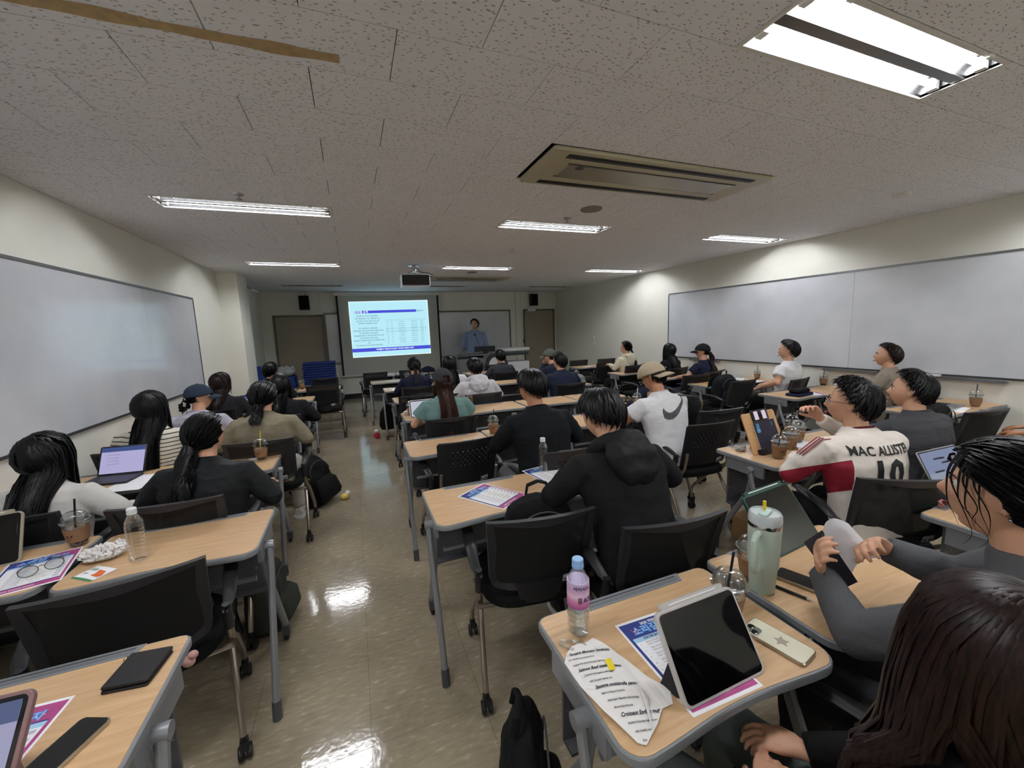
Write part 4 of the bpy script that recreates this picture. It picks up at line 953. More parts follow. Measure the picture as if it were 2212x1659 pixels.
# ---- left block
person(98,985,2.58,'person with long black hair in a white jacket, at the far left',fab('off_white_jacket','d2cfca'),yaw=-6,lean=6,hy=-32,style='long',L=.30,near=True,wide=1.0,chairlab='chair of the person in the white jacket at far left',curl=.003,arms=[((-.33,.12,.80),(-.18,.34,.76)),((.34,.05,.80),(.22,.30,.76))],chairoff=(-.05,0),width=1.15,vol=.006)
p=person(445,938,2.56,'person in a black windbreaker with a loose low ponytail, left foreground',fab('black_windbreaker','1c1e20',.6,bump=.3,bs=150),yaw=-4,lean=14,hy=-22,style='tied',L=.22,curl=.012,near=True,wide=1.12,pants='6c6d6f',chairlab='chair of the person in the black windbreaker',arms=[((-.31,.10,.78),(-.18,.34,.76)),((.32,.08,.76),(.24,.34,.76))],chairoff=(-.06,-.02),folds=.018,vol=.008)
person(325,880,3.55,'person in a black and white striped top with long black hair',M_stripe,yaw=-4,lean=4,hy=-25,style='long',L=.34,wide=1.0,chairlab='chair of the person in the striped top',chairoff=(-.08,.12))
p=person(430,858,4.3,'person in a lavender shirt and faded navy cap with hair bun',fab('lavender_shirt','b3b0bd'),yaw=-8,lean=10,hy=-62,style='tied',L=.05,curl=.012,wide=1.1,hcap=(fab('navy_cap','2e3a4a',.9,bump=.4),0,False,True),chairlab='chair of the person in lavender and navy cap'); tied_scrunchie(p,fab('cream_scrunchie','d8d2c0'))
person(477,827,5.25,'person in a charcoal top with dark brown shoulder-length hair',fab('charcoal_knit','2a292c'),yaw=-10,lean=6,hy=-42,style='long',L=.18,hm=M_hairb,wide=1.1,eyes=True,chairlab='chair of the person in charcoal with brown hair')
p=person(570,856,3.68,'person in a khaki-beige overshirt with a short tied ponytail',fab('khaki_shirt','857c68',bump=.5,bs=90),yaw=-2,lean=16,hy=-12,style='tied',L=.12,curl=.01,wide=1.12,pants='b9b5aa',shoe='d9d4c8',near=False,arms=[((-.29,.08,.78),(-.2,.34,.76)),((.30,.08,.78),(.2,.34,.76))],chairlab='mesh chair of the person in khaki, right of the yellow-straw cup',folds=.022,vol=.012,chairoff=(.02,-.04))
person(605,832,4.6,'person with long black hair in a black cardigan with white piping',blk,yaw=-4,lean=14,hy=-6,style='long',L=.30,wide=1.2,chairlab='chair of the person in the black cardigan',topc=fab('white_piping','b9b9bd'))
person(585,801,6.5,'person with short black hair in a black top, farthest at left',blk,yaw=-6,lean=16,hy=-14,wide=1.05,chairlab='chair of the farthest person in the left block',vol=.01)
# ---- center block
person(895,790,5.75,'person in a navy tee with black hair tied low, below the screen',fab('navy_tee','1b2036'),lean=4,style='tied',L=.16,wide=.98,chairlab='chair of the person in navy below the screen')
p=person(956,824,3.6,'person in a teal T-shirt and charcoal cap with long brown hair',fab('teal_tee','6f8f8c'),yaw=2,lean=8,hy=6,style='long',L=.36,hm=M_hairr,sleeve='short',wide=1.06,hcap=(fab('charcoal_cap','3c3b3e',.9),0,False,True),chairlab='mesh chair of the person in the teal T-shirt',near=True,width=1.0,hn=420,spread=.07)
person(971,786,5.6,'person with long black hair and a white top, left of the white hoodie',wht,yaw=0,lean=6,hy=-8,style='long',L=.32,chairlab='chair of the long-haired person in a white top')
p=person(1025,794,4.75,'person in a pale grey-white hoodie with short black hair',fab('pale_hoodie','c3c0c4',bump=.5),yaw=2,lean=12,hy=6,wide=1.12,chairlab='chair of the person in the white hoodie',folds=.02); hood(p,fab('pale_hoodie','c3c0c4'),1.15)
person(1080,770,6.75,'person in a charcoal shirt with short black hair, before the lectern',fab('charcoal_shirt','34363c'),yaw=2,lean=8,hy=8,wide=1.08,chairlab='chair of the person in the charcoal shirt')
p=person(1188,770,5.7,'person in an olive-grey cap and navy top with clasped hands',fab('dark_navy_top','23283a'),yaw=12,lean=16,hy=28,hcap=(fab('olive_cap','5e615a',.9),0,False,False),chairlab='chair of the person in the olive-grey cap',eyes=True,arms=[((-.22,.22,.80),(-.04,.30,1.02)),((.22,.22,.80),(.03,.30,1.02))],hands=[dict(d=(.5,.0,.6),n=(-.3,.7,.3),curl=1.2),dict(d=(-.5,.0,.6),n=(.3,.7,.3),curl=1.2)])
person(1208,780,4.85,'person in a navy jacket with short black hair, right-center block',fab('navy_jacket','20263a'),yaw=3,lean=10,hy=16,wide=1.15,vol=.012,chairlab='chair of the person in the navy jacket')
p=person(1149,836,2.5,'person in a black long-sleeved shirt bending over a center desk',fab('black_long_tee','16181b'),yaw=2,lean=17,hy=14,hp=-20,near=True,wide=1.06,pants='85868a',chairkind='perf',chairlab='perforated chair of the person in the black long-sleeved shirt',skin=M_skin2,arms=[((-.27,.20,.78),(-.10,.36,.76)),((.27,.10,.80),(.14,.38,.76))],folds=.014,chairoff=(.08,-.06)); glasses_on(p,M_foot)
p=person(1300,893,1.62,'person in a black hoodie with bowed head, center foreground',fab('black_hoodie','19191b',bump=.5),yaw=0,lean=26,hy=10,hp=-26,near=True,wide=1.08,shoe='2a2a2c',chairlab='mesh chair of the person in the black hoodie',topc=wht,arms=[((-.30,.22,.79),(-.16,.42,.76)),((.28,.16,.80),(.14,.42,.76))],folds=.014,neckline=.012,chairoff=(.02,-.04),crz=-6); hood(p,fab('hood_nylon','161618',.6,bump=.3,bs=120),1.1)
p=person(1412,813,2.62,'person in a white T-shirt with a dark swoosh and a beige cap worn backwards',wht,yaw=6,lean=16,hy=16,hp=-16,near=True,wide=1.16,sleeve='short',hcap=(fab('beige_cap','b3a48c',.9),180,True,False),skin=M_skin2,chairkind='perf',chairlab='perforated chair behind the white swoosh T-shirt',arms=[((-.30,.22,.80),(-.10,.42,.76)),((.30,.20,.80),(.12,.42,.76))],chairoff=(.14,-.12),crz=-4)
b=MB(); lo=[(790,352),(780,375),(783,405),(800,425),(825,432),(850,423),(880,403),(925,370),(972,335)]; hi=[(790,352),(796,372),(806,386),(822,391),(845,389),(870,381),(900,369),(930,354),(972,335)]
Mx=Matrix.Translation(p.sp(.345,-.2)); vs=[Mx@Vector(((q[0]-850)*.0018,0,(388-q[1])*.00125+(q[0]-875)*.0018*.24)) for q in lo+hi]; b.add(vs,[(i,i+1,9+i+1,9+i) for i in range(8)])
wrap_print(p,'swoosh_print',mat('worn_black_print','55555a',.8,var=.5,vscale=60),b)
b=MB(); b.T=p.HM@Matrix.Translation((.035,-.108,.055))@Matrix.Rotation(R(18),4,'Z')@Matrix.Rotation(R(62),4,'X'); b.prism([(-.016,.004),(-.017,-.003),(-.011,-.007),(.019,.007),(-.008,-.001)],0,.003); b.build('swoosh_patch',wht,p.t,smooth=False)
person(1400,806,3.6,'person in a navy top mostly hidden behind the beige cap',fab('navy_tee','1b2036'),yaw=8,lean=14,hy=12,wide=1.05,chairlab='chair of the navy-clad person behind the beige cap')
# ---- right block
p=person(1352,751,6.2,'person in a cream hoodie with black ponytail by the right wall',fab('cream_hoodie','d3ccb4'),yaw=8,lean=4,hy=22,style='tied',L=.28,eyes=True,chairlab='chair of the person in the cream hoodie',arms=[((-.25,.1,.80),(-.18,.30,.84)),((.25,.12,.80),(.14,.34,.755))]); hood(p,fab('cream_hoodie','d3ccb4'),.9)
person(1446,757,5.35,'person in black with very long straight black hair by the whiteboard',blk,yaw=8,lean=2,hy=26,style='long',L=.42,eyes=True,chairlab='chair of the person with very long straight hair')
p=person(1518,760,4.62,'person in a black cap and navy tee with curly ponytail',fab('navy_tee','1b2036'),yaw=12,lean=0,hy=30,style='tied',L=.26,curl=.02,sleeve='short',hcap=(fab('black_cap','17181c',.9),0,False,True),eyes=True,pants='4a5260',hm=M_hairb,chairlab='chair of the person in the black cap, right block'); tied_scrunchie(p,fab('pale_scrunchie','b8b0a4'))
person(1703,757,3.42,'person in a white T-shirt with short black hair, right block',wht,yaw=10,lean=-2,hy=24,sleeve='short',eyes=True,skin=M_skin,pants='1a1a1c',chairlab='chair of the person in the white T-shirt by the whiteboard',vol=.008,arms=[((-.28,-.02,.80),(-.2,.22,.70)),((.26,.05,.82),(.12,.3,.72))],near=False,wide=1.05)
person(1917,768,2.5,'person in a khaki jacket with dark brown hair by the right whiteboard',fab('khaki_jacket','8a8070'),yaw=12,lean=2,hy=22,hp=8,eyes=True,hm=M_hairb,chairlab='chair of the person in the khaki jacket',near=True,wide=1.15,vol=.008,topc=fab('khaki_jacket','8a8070'))
p=person(1968,842,1.38,'person in a dark grey T-shirt resting chin near a raised hand',fab('dark_grey_tee','48494d'),yaw=-6,lean=8,hy=28,hp=6,near=True,eyes=True,wide=1.16,vol=.01,chairlab='mesh chair of the person in the dark grey T-shirt',arms=[((-.20,.28,.82),(-.11,.25,1.0)),((.30,.15,.80),(.12,.36,.76))],sleeve='long',hands=[dict(d=(.25,-.05,.9),n=(-.6,.7,0),curl=1.2),None])
# jersey
p=person(1838,868,1.27,'person in a cream and red football shirt with glasses and wavy black hair',M_jersey,yaw=-14,lean=12,hy=38,hp=4,near=True,eyes=True,wide=1.12,vol=.012,curl=.02,hn=340,topc=fab('dark_red_collar','5a1422'),pants='141416',shoe='2a2a2c',chairlab='chair of the person in the football shirt',
  arms=[((-.30,.18,.78),(-.10,.36,.80)),((.26,.26,.84),(-.02,.30,1.03))],hands=[dict(d=(.9,.3,.1),n=(0,-.2,1),curl=.8),dict(d=(-.45,.15,.6),n=(.6,.3,.4),curl=1.0)],folds=.016,crz=-28,chairoff=(.08,-.04)); glasses_on(p,M_chrome)
def back_text(P,s,size,h,off,m,name,x=0,sx=1):
    b=MB(); letters(b,s,size,0,0,0,off,'CENTER',0,sx); Mx=Matrix.Translation(P.sp(h,-.22)+Vector((x,0,0))); b.v=[tuple(Mx@Vector((v[0],0,v[1]))) for v in b.v]; return wrap_print(P,name,m,b)
M_prt=mat('black_shirt_print','161618',.6)
back_text(p,'MAC ALLISTER',.058,.375,.0012,M_prt,'name_print',0,.86); back_text(p,'10',.19,.255,.006,M_prt,'number_print',.0,.95)
M_red=mat('dark_red_stripe','8e1428',.7)
for k in range(3):
    b=MB(); e=p.arms[0][0]; s0=p.sp(.475)+Vector((-.10,0,0)); s1=p.sp(.435)+Vector((-.21,0,0)); e1=s1.lerp(e,.5); o=Vector((0,.018*(k-1),.0))
    b.tube([s0+o+Vector((0,0,.002)),s1.lerp(s0,.35)+o+Vector((0,0,.018)),s1+o+Vector((-.02,0,.035)),e1+o+Vector((-.045,0,.03))],.004,6,flat=.5); b.build('shoulder_stripe',M_red,p.t)
# sweater person at right
M_swt=fab('grey_sweater','58595c',bump=.6,bs=300)
p=person(2185,1062,.40,'person in a grey sweater at the right edge holding sheets of paper',M_swt,yaw=14,lean=9,hy=0,hp=4,style='tied',L=.04,lowhair=14,hm=M_hair,near=True,eyes=True,wide=.98,hn=620,width=.75,chairlab='chair of the person in the grey sweater',arms=[(('w',at(1850,1375,.765)),('w',at(1776,1236,.82))),(('w',at(2075,1250,.83)),('w',at(1915,1186,.885)))],
  hands=[dict(d=('w',at(1762,1178,.93)-at(1776,1236,.82)),n=('w',Vector((-.7,.6,.2))),curl=.75,side=-1),dict(d=('w',at(1862,1168,.93)-at(1915,1186,.885)),n=('w',Vector((.1,.7,.6))),curl=.9)],pants='2e2e32')
PS=p
b=MB(); b.T=p.HM; b.ball((-.084,-.018,-.034),.0035,10,8); b.build('earring',M_chrome,p.t)
b=MB(); b.T=p.HM
rn=random.Random(4)
for k in range(7):
    y=.022+.008*k+.004*rn.random(); w_=.006*rn.random(); L_=.06+.09*rn.random()
    sp_=[(-.045,y,.09),(-.070-w_,y+.012,.055),(-.0795-w_*.5,y+.012,.02),(-.0800-w_*.3,y+.004-.02*(k%2),-.3*L_),(-.074-w_*.3,y-.012-.012*(k%3),-.7*L_),(-.064,y-.022,-L_)]; sp_=[Vector(q) for q in sp_]; cr=[]
    for i in range(5):
        a0,a1,a2,a3=sp_[max(i-1,0)],sp_[i],sp_[i+1],sp_[min(i+2,5)]
        for t in (0,.25,.5,.75): cr.append(.5*((2*a1)+(a2-a0)*t+(2*a0-5*a1+4*a2-a3)*t*t+(3*a1-a0-3*a2+a3)*t**3))
    b.tube(cr,[.0042*(1-i/19.5)**1.5+.0003 for i in range(20)],5,flat=.5)
b.build('loose_strands',M_hair,p.t)
# long-haired person at the bottom right, seen from above
p=person(2080,1440,0,'person with long dark brown hair at the bottom right corner',fab('black_cardigan','141416'),yaw=6,lean=-8,hy=6,hp=-6,style='long',L=.52,hm=M_hairb,near=True,wide=1.0,hn=760,pants='6f7874',chairlab='chair of the long-haired person at the bottom right',pos=Vector((.80,.215,1.09)),width=.85,vol=.004,
  arms=[((-.27,.02,.74),(-.08,.20,.665)),((.27,.02,.74),(.10,.22,.66))],hands=[dict(d=(.75,.4,-.05),n=(0,.1,1),curl=.5),dict(d=(-.5,.7,0),n=(0,.1,1),curl=.6)])
# person whose legs show at the left edge
person(-330,1150,1.5,'person in beige trousers at the left edge, only the legs visible',fab('beige_shirt','8d8678'),yaw=0,lean=8,pants='8f8775',wide=.9,chairlab='chair of the person in beige trousers, left edge',pos=Vector((-1.56,1.62,1.12)))
person(2260,880,1.2,'person in a grey striped top cut off by the right edge',fab('grey_striped_top','6f6c6c'),yaw=12,lean=10,hy=14,sleeve='short',skin=M_skin2,chairlab='chair at the right edge of the grey striped person',pos=Vector((4.45,1.05,1.12)),chairkind=None)
# lecturer
p=person(1025,701,9.95,'lecturer standing in a light blue button-up shirt behind the lectern',fab('light_blue_shirt','8796b4'),yaw=172,stand=True,lean=0,hy=-24,eyes=True,wide=1.12,vol=.006,pants='1a1a1e',shoe='1a1a1c',topc=fab('white_collar','b9c2d4'),folds=.008,hands=['none','none'])
# ================================================================ PROPS
DT=.7202
M_pet=node_mat('pet_plastic',f_clear('fafcfd',.05,.9,.05)); M_petw=node_mat('water_in_bottle',f_clear('eef4f5',.03,.5,.03))
M_dome=node_mat('clear_lid',f_clear('eef0f0',.04,.7,.08)); M_cupc=node_mat('clear_cup',f_clear('e6e8e6',.06,.6,.12))
M_coffee=mat('black_coffee','24120a',.15); M_latte=mat('milky_coffee','9a6a44',.3); M_kraft=mat('kraft_sleeve','8f6c4e',.85,var=.08); M_kprint=mat('kraft_print','4a3020',.8); M_ice=mat('ice','d8c8b8',.1,alpha=.6)
def A(px,py,z=DT): return at(px,py,z)
def ring(o,kids): pass
def make_cup(straw,latte=False):
    t=thing('iced_coffee_cup','','cup')
    MB().lathe([(.0,.0),(.029,.0),(.031,.004),(.045,.104),(.0475,.106),(.0475,.109)],28).build('cup',M_cupc,t)
    MB().lathe([(0,.003),(.0275,.003),(.039,.075),(0,.075)],24).build('coffee',M_latte if latte else M_coffee,t)
    b=MB(); 
    for i in range(7): a=i*.9; b.T=Matrix.Translation((.02*math.cos(a),.02*math.sin(a),.074))@Euler((a,a*2,a)).to_matrix().to_4x4(); b.box(-.009,.009,-.009,.009,-.009,.009)
    b.build('ice_cubes',M_ice,t,smooth=False)['kind']='stuff'
    MB().lathe([(.0345,.024),(.0352,.024),(.0432,.080),(.0425,.080)],28).build('sleeve',M_kraft,t)
    b=MB()
    for s in (-1,1): b.add([Vector((.0402*math.sin(a),-.0402*math.cos(a),z)) for a,z in ((s*.04,.050),(s*.16,.062),(s*.30,.058),(s*.20,.048))],[(0,1,2,3)])
    b.add([Vector((.0398*math.sin(a),-.0398*math.cos(a),z)) for a,z in ((-.10,.038),(.10,.038),(.10,.0405),(-.10,.0405))],[(0,1,2,3)]); b.build('sleeve_print',M_kprint,t,smooth=False)
    MB().lathe([(.0475,.106),(.050,.107),(.050,.113),(.044,.115),(.041,.130),(.033,.144),(.020,.152),(.012,.154),(.011,.152)],28).build('dome_lid',M_dome,t)
    if straw: MB().tube([(-.012,.0,.02),(.004,.002,.15),(.010,.003,.205)],.0038,8).build('straw',straw,t)
    return t
M_sb=mat('black_straw','1a1a1c',.4); M_sy=mat('yellow_straw','e6c81e',.4); M_sw=mat('white_straw','e4e4e2',.4)
CUP={}
def cup(px,py,label,straw='b',latte=False,rz=0,z=DT):
    k=(straw,latte); st={'b':M_sb,'y':M_sy,'w':M_sw,'':None}[straw]; p=A(px,py,z)
    if k not in CUP: c=make_cup(st,latte); CUP[k]=c; c.location=p; c.rotation_euler=(0,0,R(rz)); c['label']=label; c['group']='iced coffee cups on the desks'
    else: c=dup(CUP[k],label,p,R(rz),'iced coffee cups on the desks')
    return c
cup(172,1176,'iced coffee cup with black straw on the desk at the far left','b',rz=-10)
cup(566,992,'iced coffee cup with a yellow straw on the left block desk','y',rz=-20)
cup(517,893,'iced coffee cup between the lavender shirt and the khaki shirt','b')
cup(653,840,'iced coffee cup on the front desk of the left block','b',rz=-20)
cup(889,897,'iced coffee cup left of the person in teal','b',rz=-15)
cup(1066,936,'milky iced coffee cup beside the black long-sleeved shirt','b',True,rz=-20)
cup(1376,879,'iced drink with a white straw behind the dark laptop','w')
cup(880,822,'iced coffee left of the navy tee below the screen',''); cup(914,822,'iced coffee right of the navy tee below the screen','')
cup(1370,800,'iced coffee on the desk behind the cream hoodie','b'); cup(1436,800,'iced coffee before the very long-haired person','')
cup(1635,819,'iced coffee on the wall-side desk left of the white T-shirt','b'); cup(1778,832,'clear iced drink behind the football shirt, by the navy pouch','b')
cup(2106,878,'milky iced coffee beside the open laptop at the right wall','b',True)
cup(1682,990,'nearest of the iced coffees by the book stand','b',True,rz=-30); cup(1706,970,'second of the iced coffees by the book stand, under the elbow','',True); cup(1722,955,'third iced coffee, farthest of the row under the elbow','')
cup(1709,940,'iced coffee behind the wooden book stand','b',True)
cup(1572,1335,'iced coffee cup behind the near tablet','b',rz=-30); cup(1622,1250,'iced coffee partly hidden behind the mint tumbler','')
# bottles
def bottle(px,py,label,capc,H=.215,r=.031,fill=.0,lab=None,liquid=None):
    p=A(px,py); t=thing('water_bottle',label,'bottle',p); pr=[(0,.004),(.022,0),(r,.012)]
    z=.02
    while z<H*.66: pr+=[(r,z),(r*.94,z+.006),(r,z+.012)]; z+=.0145
    pr+=[(r,H*.68),(r*.9,H*.76),(r*.6,H*.84),(.0135,H*.885),(.0125,H*.93)]
    MB().lathe(pr,26).build('bottle_body',M_pet,t)
    if fill: MB().lathe([(0,.006),(r*.9,.010),(r*.9,fill),(0,fill)],22).build('water',liquid or M_petw,t)
    b=MB().lathe([(.0158,H*.915),(.0158,H*.99),(.014,H),(0,H)],22); b.lathe([(.0165,H*.895),(.0165,H*.91)],22); b.build('cap',mat('cap_'+capc,capc,.35),t)
    if lab: lab(t,r,H)
    return t
bottle(302,1208,'empty clear bottle with white cap on the left desk','e6e8e8')
bottle(1174,1017,'half-full clear bottle with white cap before the black hoodie','e6e8e8',.205,.029,.10)
def lab_icis(t,r,H):
    z0,z1=.115,.165
    def f(nt,b,new,ln):
        tc=new('ShaderNodeTexCoord'); s=new('ShaderNodeSeparateXYZ'); ln(tc.outputs['Object'],s.inputs[0]); mr=new('ShaderNodeMapRange'); mr.inputs['From Min'].default_value=.092; mr.inputs['From Max'].default_value=.165; ln(s.outputs['Z'],mr.inputs['Value'])
        rp=new('ShaderNodeValToRGB'); e=rp.color_ramp.elements; e[0].color=lin('a8468c'); e[1].color=lin('c9b8d8'); x=e.new(.3); x.color=lin('d888b4'); x=e.new(.5); x.color=lin('e8c8dc'); x=e.new(.72); x.color=lin('cfa0c8'); ln(mr.outputs[0],rp.inputs[0]); ln(rp.outputs[0],b.inputs['Base Color']); b.inputs['Roughness'].default_value=.4
    m=node_mat('pink_bottle_label',f); o=MB().lathe([(r+.0006,.092),(r+.0008,.1),(r+.0008,.158),(r+.0004,.165)],30).build('label_band',m,t)
    b=MB(); letters(b,'ICIS',.017,.012,0,0,.0006,'CENTER',.25); letters(b,'아이시스',.012,-.006,.034,0,.0004)
    def wr(v): a=v[0]/r; return ((r+.0016)*math.sin(a),-(r+.0016)*math.cos(a),v[1]+.118)
    b.v=[wr(v) for v in b.v]; b.build('label_lettering',mat('navy_ink','232a5e',.6),o,smooth=False)
    b=MB()
    for i in range(9): x=-.016+i*.0012; b.quad(x,x+.0007,-.008,.010); 
    b.v=[wr(v) for v in b.v]; b.build('barcode',M_ink,o,smooth=False)
bottle(1250,1366,'water bottle with light blue cap and pink label on the near desk','8fb8e6',.225,.0305,.085,lab_icis)
def lab_tea(t,r,H): MB().lathe([(r+.0006,.04),(r+.0008,.042),(r+.0008,.135),(r+.0006,.137)],26).build('label_band',mat('tea_label','5c4a28',.5,var=.3,vscale=60),t); b=MB(); b.add([((r+.0015)*math.sin(a),-(r+.0015)*math.cos(a),z) for a,z in ((-.9,.05),(-.3,.05),(-.3,.125),(-.9,.125))],[(0,1,2,3)]); b.build('label_print',mat('tea_label_pink','d88a98',.5),t,smooth=False)
bottle(1016,884,'tea bottle with pink and brown label right of the teal shirt','e6e8e8',.215,.031,.14,lab_tea,mat('amber_tea','8a6a2c',.1,alpha=.8))
# flyers
PMAT=[mat('flyer_white','f2f2f4',.7),mat('flyer_navy','2a3c86',.6,var=.3,vscale=14),mat('flyer_pink','b04a86',.6,var=.4,vscale=16),mat('flyer_skyblue','a8cdea',.6),mat('flyer_blue','3a86d8',.6),mat('flyer_yellow','e2cf7a',.7),M_ink,mat('flyer_red','d84450',.6),mat('flyer_rule','b8bcc8',.7)]
def flyer_mesh(var):
    b=MB(); W,H=.21,.297; x0=-W/2; y0=-H/2
    b.cur=0; b.box(x0,-x0,y0,-y0,0,.0004)
    def q(u0,u1,v0,v1,m,z=.0006): b.cur=m; b.quad(x0+u0*W,x0+u1*W,y0+v0*H,y0+v1*H,z)
    q(.03,.97,.03,.97,1); q(.62,.97,.80,.97,2,.0007); q(.03,.97,.03,.13,2,.0007); q(.93,.97,.13,.8,2,.0007)
    q(.07,.93,.15,.78,0,.0008); q(.07,.93,.735,.785,3,.0009)
    b.cur=0; letters(b,'2025 하반기',.012,-.005,y0+H*.925,.0011,.0004)
    b.cur=4; letters(b,'소리길을 열다' if 0 else '소리길 열자',.030,.0,y0+H*.85,.0011,.0022); b.cur=3; letters(b,'소리길 열자',.030,.0,y0+H*.85,.0013,.0002)
    b.cur=7; b.tube([(-.075,.118,.0012),(-.068,.098,.0012),(-.060,.104,.0012),(-.055,.112,.0012)],.0012,4,flat=.2)
    b.cur=6; letters(b,'프로그램 일시',.0085,-.035,y0+H*.76,.0011,.0003); letters(b,'내용',.0085,.05,y0+H*.76,.0011,.0003)
    for i,s in enumerate(['2025.10.02.(목)','2025.10.10.(금)','2025.10.14.(화)','2025.11.04.(화)','2025.11.06.(목)','2025.11.13.(목)','2025.11.20.(목)','2025.11.27.(목)']):
        v=.70-i*.07; b.cur=6; letters(b,str(i+1),.007,x0+W*.11,y0+H*v,.0011); letters(b,s,.0068,x0+W*.30,y0+H*(v+.014),.0011); letters(b,'19:00~21:00 대면',.0062,x0+W*.30,y0+H*(v-.014),.0011)
        letters(b,('취업 특강','직무 탐색','자기소개서 작성','면접 준비')[i%4],.0075,x0+W*.60,y0+H*v,.0011)
        q(.46,.60 if i%2 else .74,v-.026,v-.020,5,.0010); q(.82,.90,v-.018,v+.018,8,.0010) 
        q(.07,.93,v-.036,v-.0345,8,.0010)
    b.cur=0; letters(b,'서원대학교 취업진로지원센터',.0085,-.02,y0+H*.075,.0011,.0003)
    if var: q(.72,.93,.03,.13,8,.0009)
    return b.mesh('flyer',PMAT,False)
FM=flyer_mesh(0)
def flyer(x,y,rz,label,z=DT): return tag(link('flyer',FM,loc=(x,y,z),rot=(0,0,R(rz))),label,'flyer','printed event flyers on the desks')
def rect_from(ax,ay,deg,w=.21,h=.297):
    "centre of a sheet whose bottom-left corner is (ax,ay) and bottom edge points to deg"
    a=R(deg); return (ax+math.cos(a)*w/2-math.sin(a)*h/2, ay+math.sin(a)*w/2+math.cos(a)*h/2)
x,y=rect_from(.604,1.724,33.5); flyer(x,y,33.5,'printed flyer lying alone on the center aisle desk')
x,y=rect_from(.623,.583,-1.5); flyer(x,y,-1.5,'printed flyer under the upright tablet on the near desk')
x,y=rect_from(.932,1.88,8); flyer(x,y,10,'printed flyer under the forearm of the black hoodie')
x,y=rect_from(-1.28,1.845,12); flyer(x,y,14,'printed flyer under the eyeglasses at the left edge')
flyer(-.82,1.08,-3,'printed flyer under the pink-cased tablet, bottom left')
flyer(2.78,1.83,20,'printed flyer beyond the row of iced coffees')
flyer(4.78,2.98,60,'printed flyer on the desk by the navy pouch')
flyer(-.64,4.20,20,'printed flyer on the desk before the khaki shirt') if 0 else None
# pink-cased tablet with handwriting, upright
def tablet(label,loc,rz,tilt,w,h,casem,scr,case_r=.018,pen=None,content=None,flap=None,name='tablet'):
    t=thing(name,label,'tablet',loc,rot=(R(90-tilt),0,rz)); e=.007   # local: x right, y up the screen, z towards the viewer
    MB().rbox(-w/2-e,w/2+e,0,h+2*e,-.012,.002,case_r,5,.002).build('case',casem,t)
    MB().rbox(-w/2,w/2,e,h+e,.0021,.0028,.012,5).build('bezel',M_glassblk,t,smooth=False)
    s=MB().rbox(-w/2+.008,w/2-.008,e+.008,h+e-.008,.0028,.0031,.006,4).build('display',scr,t,smooth=False)
    if content: content(s,w,h,e)
    if pen:
        MB().rbox(-w/2+.015,w/2-.02,h+2*e-.001,h+2*e+.013,-.011,.001,.004,3,.001).build('pen_loop',casem,t)
        MB().tube([(-w/2+.04,h+2*e+.006,-.003),(w/2-.045,h+2*e+.006,-.003)],.0045,10).build('stylus',M_white,t)
    if flap:
        b=MB(); b.add([(-w*.49,h*.55,-.012),(-w*.49,h*.12,-.012),(-w*.49-.02,.01,-.10),(w*.45,h*.55,-.012),(w*.45,h*.12,-.012),(w*.45,.01,-.10)],[(0,1,2),(5,4,3),(0,2,5,3),(2,1,4,5)]); b.build('stand_flap',flap,t,smooth=False)
    return t
M_blkcase=mat('matt_black_case','1a1a1c',.6); M_clrc=mat('clear_tpu_case','d4d0cc',.2,alpha=.75); M_pink=mat('pink_case','8c6c6c',.5); M_green=mat('dark_green_case','23453c',.5)
def note_content(s,w,h,e):
    MB().quad(-w/2+.008,w/2-.008,h+e-.045,h+e-.008,.0034).build('toolbar',mat('tablet_toolbar','000000',.5,emit='5d6a94',es=.5),s,smooth=False)
    b=MB(); 
    for i,(tx,sz,x,y) in enumerate((('Mobile',.014,.02,.165),('environmental',.008,.02,.150),('market',.022,.045,.115),('consumer demand',.022,.012,.085),('elasticity',.022,.03,.055),('of supply',.016,.0,.03))): letters(b,tx,sz,x,y,.0036,.0006,'CENTER',.3)
    b.build('handwriting',mat('blue_pen_ink','000000',.5,emit='2c2f86',es=.5),s,smooth=False)
    b=MB()
    for i in range(5): b.cur=i%2; b.T=Matrix.Translation((-.05+i*.03,h-.055,.0036)); b.lathe([(.0035,0),(0,.0001)],10)
    b.build('pen_dots',[mat('dot_navy','20204a',.5),mat('dot_red','a03040',.5)],s,smooth=False)
M_note=mat('tablet_note_page','000000',.3,emit='a4a4c4',es=.62)
p=A(-30,1700); tablet('tablet in a pink case showing handwritten notes, bottom left corner',(-.805,.955,DT),R(-3),36,.245,.178,M_pink,M_note,content=note_content,flap=M_pink)
tablet('tablet with dark screen in a clear case, upright on the near desk',(.747,.60,DT),R(1),33,.240,.182,M_clrc,M_glassblk,pen=True,flap=M_blkcase)
tablet('tablet in a dark green case leaning at the mint tumbler desk',(1.50,.93,DT),R(6),38,.28,.215,M_green,M_glassblk,pen=True)
tablet('dark tablet in a folio at the left edge beside the coffee cup',(-1.44,2.10,DT),R(14),34,.25,.20,mat('beige_case','9c9280',.5),M_glassblk,flap=M_blkcase,pen=True)
tablet('white tablet standing before the person in teal',(.60,4.06,DT),R(0),20,.24,.17,M_white,mat('tablet_page','000000',.3,emit='c8ccdc',es=.6))
tablet('bright tablet beside the navy jacket person',(2.30,5.25,DT),R(5),20,.2,.15,M_white,mat('tablet_blueish','000000',.3,emit='b4c4ec',es=.8))
